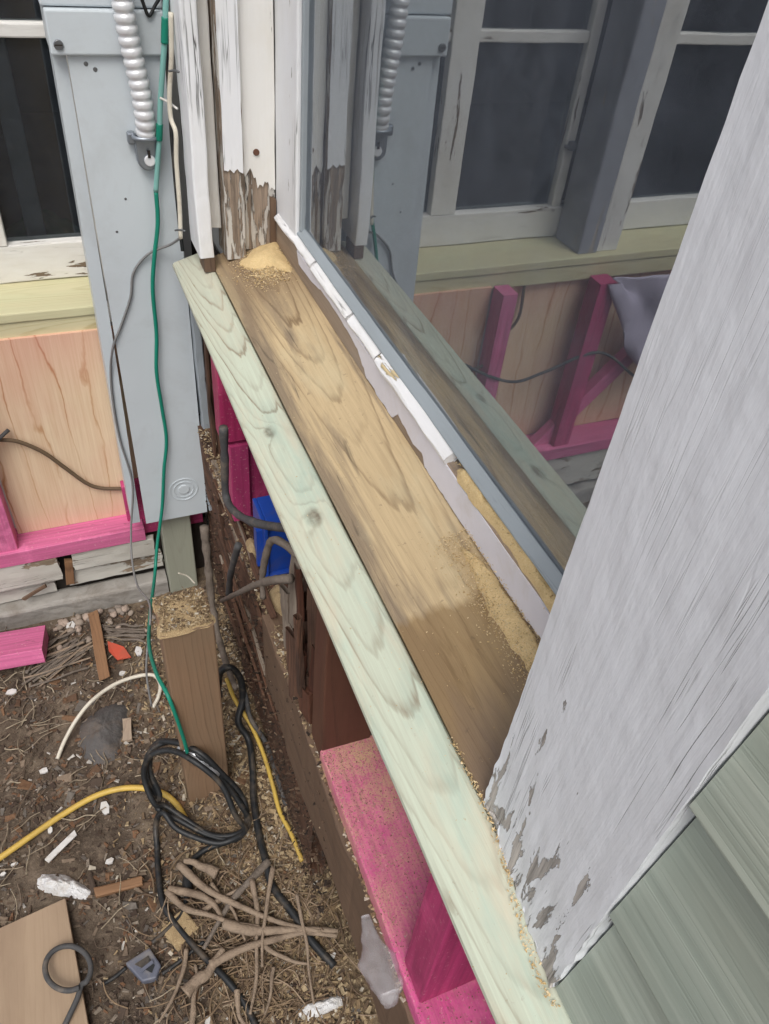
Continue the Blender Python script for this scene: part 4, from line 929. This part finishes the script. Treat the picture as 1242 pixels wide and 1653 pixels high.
sheet('plug_ridge', [Vector((cc.x-.012, cc.y-.002, zb+.019)), Vector((cc.x+.010, cc.y+.006, zb+.019)), Vector((cc.x+.012, cc.y+.001, zb+.019)), Vector((cc.x-.010, cc.y-.007, zb+.019))], (0, 0, 1), .003, M['plug'], pgt)
wire('thin_cord', [G(262, 1572, .008), G(285, 1556, .008), G(310, 1536, .010), G(330, 1520, .012)], .0035, 'black', 'thin black lead running from the plug toward the coil', 'cord')
wire('thin_cord', [G(204, 1562, .008), G(186, 1577, .008), G(165, 1590, .008)], .0035, 'black', 'short black lead left of the gray plug', 'cord')
ring = [lift(110+37*math.cos(a), 1563+36*math.sin(a), .045+.003*math.sin(a)) for a in [math.radians(60+i*24) for i in range(15)]]
wire('loop_cord', ring+[lift(132, 1590, .042), lift(125, 1612, .038), lift(112, 1640, .034), lift(95, 1675, .03)], .0045, 'black_dull', 'dark gray cord looped once on the plywood scrap', 'cord')
wire('yellow_cord', [G(-60, 1425, .012), G(0, 1385, .012), G(50, 1350, .012), G(100, 1316, .012), G(150, 1287, .014), G(190, 1274, .014), G(228, 1272, .014), G(262, 1280, .014), G(285, 1298, .014), G(300, 1322, .01)], .006, 'yellow', 'yellow extension cord arching over the dirt to the black coil', 'cord')
wire('yellow_cord', [G(366, 1095, .10), G(380, 1130, .06), G(405, 1170, .03), G(425, 1215, .02), G(440, 1265, .018), G(452, 1310, .018), G(470, 1345, .018), G(488, 1390, .016)], .0045, 'yellow', 'yellow cord running beside the rim board toward the bottom', 'cord')
wire('black_cable', [lift(352, 1110, .14), lift(356, 1085, .18), lift(372, 1078, .19), lift(388, 1095, .16), lift(392, 1130, .11), lift(385, 1165, .08), lift(402, 1195, .05), G(408, 1240, .02), G(410, 1290, .016), G(418, 1345, .014), G(428, 1385, .012), G(440, 1430, .012), G(470, 1470, .012), G(500, 1515, .012), G(540, 1560, .012)], .0072, 'black', 'thick black cable dropping beside the short post', 'cable')
wire('black_cable', [lift(356, 1125, .12), lift(352, 1095, .16), lift(362, 1076, .185), lift(380, 1085, .17), lift(396, 1120, .12), lift(405, 1160, .08), lift(430, 1200, .04), G(450, 1260, .02), G(462, 1300, .016)], .005, 'black_dull', 'second thinner dark cable twisted beside the short post', 'cable')
wire('white_wire', [G(93, 1225, .006), G(105, 1195, .02), G(125, 1160, .035), G(150, 1130, .045), G(185, 1105, .05), G(220, 1092, .05), G(248, 1090, .045), G(259, 1105, .03), G(256, 1125, .012), G(247, 1142, .006)], .0042, 'whitew', 'cream white wire arched on the dirt left of the short post')
wire('white_wire', [Y_(288, 925, 1.2), Y_(303, 930, 1.2), Y_(315, 942, 1.19)], .0018, 'whitew', 'tiny white wire end beside the gray post foot')
# sticks and roots
def stick(u0, v0, u1, v1, r, mat, label=None, h=.008, bow=.1, n=5, name='stick', cat='stick', group=None, **kw):
    a, b = G(u0, v0, h), G(u1, v1, h); s_ = (b-a).cross(Z1); pts = []
    for i in range(n):
        t = i/(n-1); q = a.lerp(b, t)+s_*bow*math.sin(t*3.14)*random.uniform(.6, 1.2)+Vector((random.gauss(0, .002), random.gauss(0, .002), 0)); q.z = max(q.z, gz(q.x, q.y)+r*.6); pts.append(q)
    o = tube(name, pts, r, M[mat], None, ns=8, jit=.22, **kw); return tag(o, label, cat, group)
a, b = G(150, 985, .02), G(172, 1105, .012)
tag(plank('bark_strip', (a+b)/2+Vector((0, 0, .004)), (1, .2, .2), b-a, .024, (b-a).length, .007, M['stick'], None, r=.001, amp=.003, jag=.02, fine=.0015), 'orange brown strip of split wood standing out left of the post', 'wood strip')
a, b = G(145, 1442, .010), G(238, 1420, .010)
tag(plank('bark_strip', (a+b)/2, (.1, 1, .1), b-a, .017, (b-a).length, .010, M['stick'], None, r=.003, amp=.003, jag=.015, fine=.001), 'red brown stick lying right of the white rag', 'stick')
a, b = G(72, 1395, .010), G(126, 1342, .010)
tag(plank('pale_splinter', (a+b)/2, (.1, 1, .1), b-a, .011, (b-a).length, .004, M['chip'], None, r=.001, amp=.002, jag=.01), 'long pale splinter lying above the white rag', 'splinter')
ROOT_SAYS = ['topmost long root slanting from under the black coil to the rim board', 'root slanting right just below the black connector', 'short stout root at the left end of the tangle', 'thickest root lying level toward the rim board', 'root rising to the right under the level one',
             'root crossing the tangle diagonally down to the left', 'long thin root running straight down to the bottom edge', 'thin upright root right of the tangle centre', 'stout root stub at the lower left of the tangle', 'root end leaving the bottom edge near the black cord', 'short slim root crossing near the top of the tangle',
             'short stout root stub just under the black coil', 'thin root hanging down nearest the rim board', 'short root end at the bottom edge of the tangle', 'thin curved rootlet at the bottom right of the tangle', 'thin root trailing left toward the gray plug', 'slim root slanting right below the level one', 'slim rootlet running down the middle of the tangle']
roots = [(290, 1395, 520, 1500, .0075), (270, 1440, 420, 1495, .0065), (275, 1435, 360, 1480, .009), (360, 1495, 545, 1505, .010), (340, 1560, 545, 1510, .008), (430, 1390, 330, 1530, .008), (408, 1420, 405, 1640, .0055), (440, 1400, 420, 1560, .005),
         (300, 1600, 360, 1530, .012), (310, 1655, 320, 1560, .006), (330, 1470, 400, 1430, .005), (350, 1410, 300, 1390, .010), (480, 1440, 505, 1620, .004), (385, 1600, 395, 1655, .006), (445, 1560, 430, 1640, .004), (300, 1530, 255, 1650, .0045), (420, 1520, 500, 1560, .005), (345, 1425, 395, 1520, .004)]
for i, (u0, v0, u1, v1, r_) in enumerate(roots):
    stick(u0, v0, u1, v1, r_*.88, random.choice(['root', 'root', 'root_gray']), ROOT_SAYS[i], h=.016+.014*random.random(), bow=random.uniform(-.12, .12), name='dry_root', cat='root', group='tangle of dry roots', taper=lambda t: 1.1-.6*t)
for i in range(26):   # bundle of gray twigs near the pink offcut
    t = random.random(); u, v = 30+random.gauss(0, 8)+t*20, 1085+random.gauss(0, 12)
    stick(u+random.uniform(0, 30), v, u+random.uniform(70, 110), v-random.uniform(30, 58), random.uniform(.0016, .0034), random.choice(['root', 'root_gray', 'root_gray']), 'thin gray twig in the bundle below the pink offcut', h=.006+.012*random.random(), bow=random.uniform(-.06, .06), name='twig', group='gray twigs', cat='twig')
for i in range(8):
    stick(165+random.uniform(0, 12), 1010+i*3.2, 240+random.uniform(-8, 4), 1012+i*3+random.uniform(-3, 3), .003, 'root_gray', 'dark twig lying between the split wood strip and the green wire', h=.006+.004*random.random(), bow=random.uniform(-.03, .03), name='twig', group='dark twigs', cat='twig')
tag(sheet('orange_scrap', [G(174, 1036, .012), G(200, 1045, .012), G(212, 1062, .012), G(190, 1066, .012), G(176, 1052, .012)], (.1, 0, 1), .003, M['orange']), 'scrap of orange red plastic beside the split wood strip', 'scrap')
# rag, chips
rg = mound('rag', [G(60, 1418, .0), G(75, 1410, .0), G(105, 1412, .0), G(128, 1424, .0), G(150, 1440, 0), G(140, 1452, 0), G(110, 1450, 0), G(80, 1444, 0), G(62, 1432, 0)], .018, M['rag'], rough=.8, seed=6)
tag(rg, 'crumpled white rag on the dirt above the plywood scrap', 'rag')
rg2 = mound('rag', [G(468, 1640, 0), G(490, 1622, 0), G(520, 1612, 0), G(548, 1606, 0), G(560, 1622, 0), G(530, 1640, 0), G(500, 1652, 0)], .015, M['rag'], rough=.9, seed=11)
tag(rg2, 'torn white scrap at the bottom edge near the roots', 'scrap')
for (u, v, s_, asp, lab) in ((170, 1305, .018, 1.5, 'white paint chip just below the yellow cord'), (178, 1391, .017, .6, 'small square white chip above the red brown stick'), (24, 1396, .014, .4, 'slim white chip at the left edge below the yellow cord'), (5, 1412, .012, .5, 'white chip at the very left edge'),
                             (82, 1341, .012, 1, 'pale pinkish chip just below the yellow cord at left'), (72, 1245, .02, .7, 'pale stone at the foot of the white wire'), (115, 1012, .025, 1, 'cream chunk right of the pink offcut'), (20, 1118, .028, .5, 'white chip below the twig bundle'), (225, 1052, .018, 1.6, 'white chip touching the green wire'),
                             (352, 1570, .02, .6, 'white chip beside the black cord among the roots'), (228, 968, .016, .8, 'white fragment under the green wire by the wall'), (198, 1088, .016, .7, 'whitish chip under the arch of the white wire'), (335, 1648, .02, .7, 'white flake at the bottom under the black cord'), (535, 1540, .016, .9, 'white chip against the rim board')):
    c = G(u, v, .003); a0 = random.random()*6
    poly = [c+Vector((s_*.5*math.cos(a0+q)*random.uniform(.7, 1.1), s_*.5*asp*math.sin(a0+q)*random.uniform(.7, 1.1)*1.2, 0)) for q in (0, .9, 1.9, 3.1, 4.0, 5.2)]
    tag(sheet('white_chip', poly, (random.gauss(0, .1), random.gauss(0, .1), 1), .0045, M['chip']), lab, 'chip', 'white chips on the dirt')
tag(plank('wood_block', G(292, 1500, .008), (1, .4, 0), (.5, -1, .1), .05, .06, .012, M['saw_old'], None, r=.003, amp=.004, jag=.012, fine=.002), 'broken pale wood block left of the root tangle', 'wood block')
tag(plank('wood_chunk', G(205, 1180, .012), (1, .1, .3), (.15, 1, .2), .018, .085, .009, M['rail_bare'], None, r=.001, amp=.005, jag=.03, fine=.003), 'pale split wood chunk left of the short post', 'wood chunk')
# stones along the foot of the panel wall
STONE = [plain('stone_a', (.33, .27, .22), .9, var=.3, vs_=60), plain('stone_b', (.42, .33, .27), .9, var=.3, vs_=60), plain('stone_c', (.24, .20, .17), .9, var=.3, vs_=60)]
def stone_mesh(seed):
    V = []; F = []; nu, nv_ = 9, 6
    for j in range(nv_+1):
        th = math.pi*j/nv_
        for i in range(nu):
            p = Vector((math.sin(th)*math.cos(6.283*i/nu), math.sin(th)*math.sin(6.283*i/nu), math.cos(th)*.65)); V.append(p*(1+.28*mn.noise(p*1.3+Vector((seed*7, 0, 0)))))
    for j in range(nv_):
        for i in range(nu): F.append((j*nu+i, (j+1)*nu+i, (j+1)*nu+(i+1) % nu, j*nu+(i+1) % nu))
    me = bpy.data.meshes.new('stone'); me.from_pydata([tuple(v) for v in V], [], F); me.update(); me.polygons.foreach_set('use_smooth', [True]*len(me.polygons)); return me
SM = []
for i in range(6): me = stone_mesh(i); me.materials.append(STONE[i % 3]); SM.append(me)
for i in range(90):
    u = random.uniform(90, 250); v = 935+(250-u)*.26+random.uniform(5, 75)*random.random()+12
    c = G(u, v, .003); r_ = random.uniform(.004, .0125)
    if c.y > 1.345: continue
    o = place('stone', SM[i % 6], None, Matrix.Translation(c+Vector((0, 0, r_*.25))) @ Matrix.Rotation(random.random()*6, 4, 'Z') @ Matrix.Diagonal((r_, r_*random.uniform(.6, 1), r_, 1)))
    tag(o, 'small brown stone in the strip along the foot of the panel wall', 'stone', 'stones along the wall foot')
fs = mound('flat_stone', [G(130, 1215, 0), G(128, 1180, 0), G(150, 1150, 0), G(185, 1135, 0), G(208, 1142, 0), G(200, 1180, 0), G(190, 1222, 0), G(160, 1240, 0)], .022, plain('dark_slate_stone', (.105, .098, .095), .9, var=.35, vs_=30, bstr=.6, dirt=(.15, .11, .08), dirt_amt=.6, bd=.004), rough=.35, seed=21)
tag(fs, 'dark gray flat stone half buried below the white wire', 'stone')
# loose litter nobody could count
LIT = island('litter', [(0, (.08, .055, .04)), (.2, (.15, .105, .075)), (.38, (.22, .165, .12)), (.5, (.06, .04, .03)), (.66, (.19, .10, .055)), (.78, (.29, .24, .19)), (.90, (.14, .12, .105)), (.975, (.60, .57, .52))], .95)
def litter_at():
    x = random.uniform(-.5, .22); y = random.uniform(.25, 1.34)
    if .03 < x < .12 and .79 < y < .875: return None
    if mn.noise(Vector((x*7, y*7, 2)))+.6*mn.noise(Vector((x*22, y*22, 5))) < random.uniform(-.7, .35): return None
    return (x, y, gz(x, y))
def litter_near():
    x = .21-abs(random.gauss(0, .12)); y = random.uniform(.25, 1.3)
    if .03 < x < .12 and .79 < y < .875: return None
    return (x, y, gz(x, y)+random.random()*.006)
BARK = island('bark', [(0, (.13, .075, .045)), (.3, (.085, .06, .045)), (.55, (.20, .11, .06)), (.75, (.24, .18, .13)), (.9, (.17, .15, .13))], .95)
tag(chips('bark_pieces', 620, litter_at, (.014, .042), BARK, long=4.5, flat=.18), 'larger bark and wood shards strewn over the dirt', 'bark')
tag(chips('ground_litter', 22000, litter_at, (.0015, .016), LIT, long=3.2), 'bark flakes and wood crumbs littering the dirt', 'litter')
tag(chips('ground_litter', 8000, litter_near, (.002, .014), SAWO, long=3.5), 'wood shavings and splinters strewn below the opened wall', 'litter')
def litter_rim():
    x, y = random.uniform(.10, .265), random.uniform(.15, .8); return (x, y, gz(x, y)+random.random()*.005)
tag(chips('ground_litter', 3200, litter_rim, (.002, .016), SAWO, long=4), 'splinters and crumbs piled along the foot of the rim board', 'litter')
def fib():
    V = []; F = []
    for i in range(420):
        u, v = random.gauss(420, 85), random.gauss(1510, 95)
        a = G(u, v, .006); ang = random.random()*6.28; l = random.uniform(.03, .10); d = Vector((math.cos(ang), math.sin(ang), 0)); s_ = d.cross(Z1)*random.gauss(0, .18)
        pts = [a+d*l*t+s_*l*math.sin(t*3.1)+Vector((0, 0, random.random()*.01)) for t in (0, .35, .7, 1)]
        v_, f_ = tube_geo(pts, random.uniform(.0006, .0016), k=3, ns=4); b = len(V); V += v_; F += [tuple(b+q for q in f) for f in f_]
    return V, F
def straw():
    V = []; F = []
    for i in range(260):
        x, y = random.uniform(-.45, .18), random.uniform(.4, 1.32); a = Vector((x, y, gz(x, y)+.006)); ang = random.gauss(.5, .9); l = random.uniform(.02, .075); d = Vector((math.cos(ang), math.sin(ang), 0))
        pts = [a+d*l*t+d.cross(Z1)*l*random.gauss(0, .05)+Vector((0, 0, random.random()*.006)) for t in (0, .35, .7, 1)]
        v_, f_ = tube_geo(pts, random.uniform(.0006, .0015), k=3, ns=4); b = len(V); V += v_; F += [tuple(b+q for q in f) for f in f_]
    return V, F
V, F = straw(); tag(mesh_obj('dry_straw', V, F, island('straw', [(0, (.30, .24, .17)), (.4, (.17, .125, .09)), (.7, (.42, .35, .25))], .95)), 'fine dry straws and rootlets scattered over the dirt', 'straw', kind='stuff')
V, F = fib(); tag(mesh_obj('root_fibres', V, F, island('root_fibre', [(0, (.26, .18, .11)), (.4, (.15, .10, .065)), (.7, (.34, .25, .17))], .95)), 'mat of fine root fibres around the tangle', 'roots', kind='stuff')
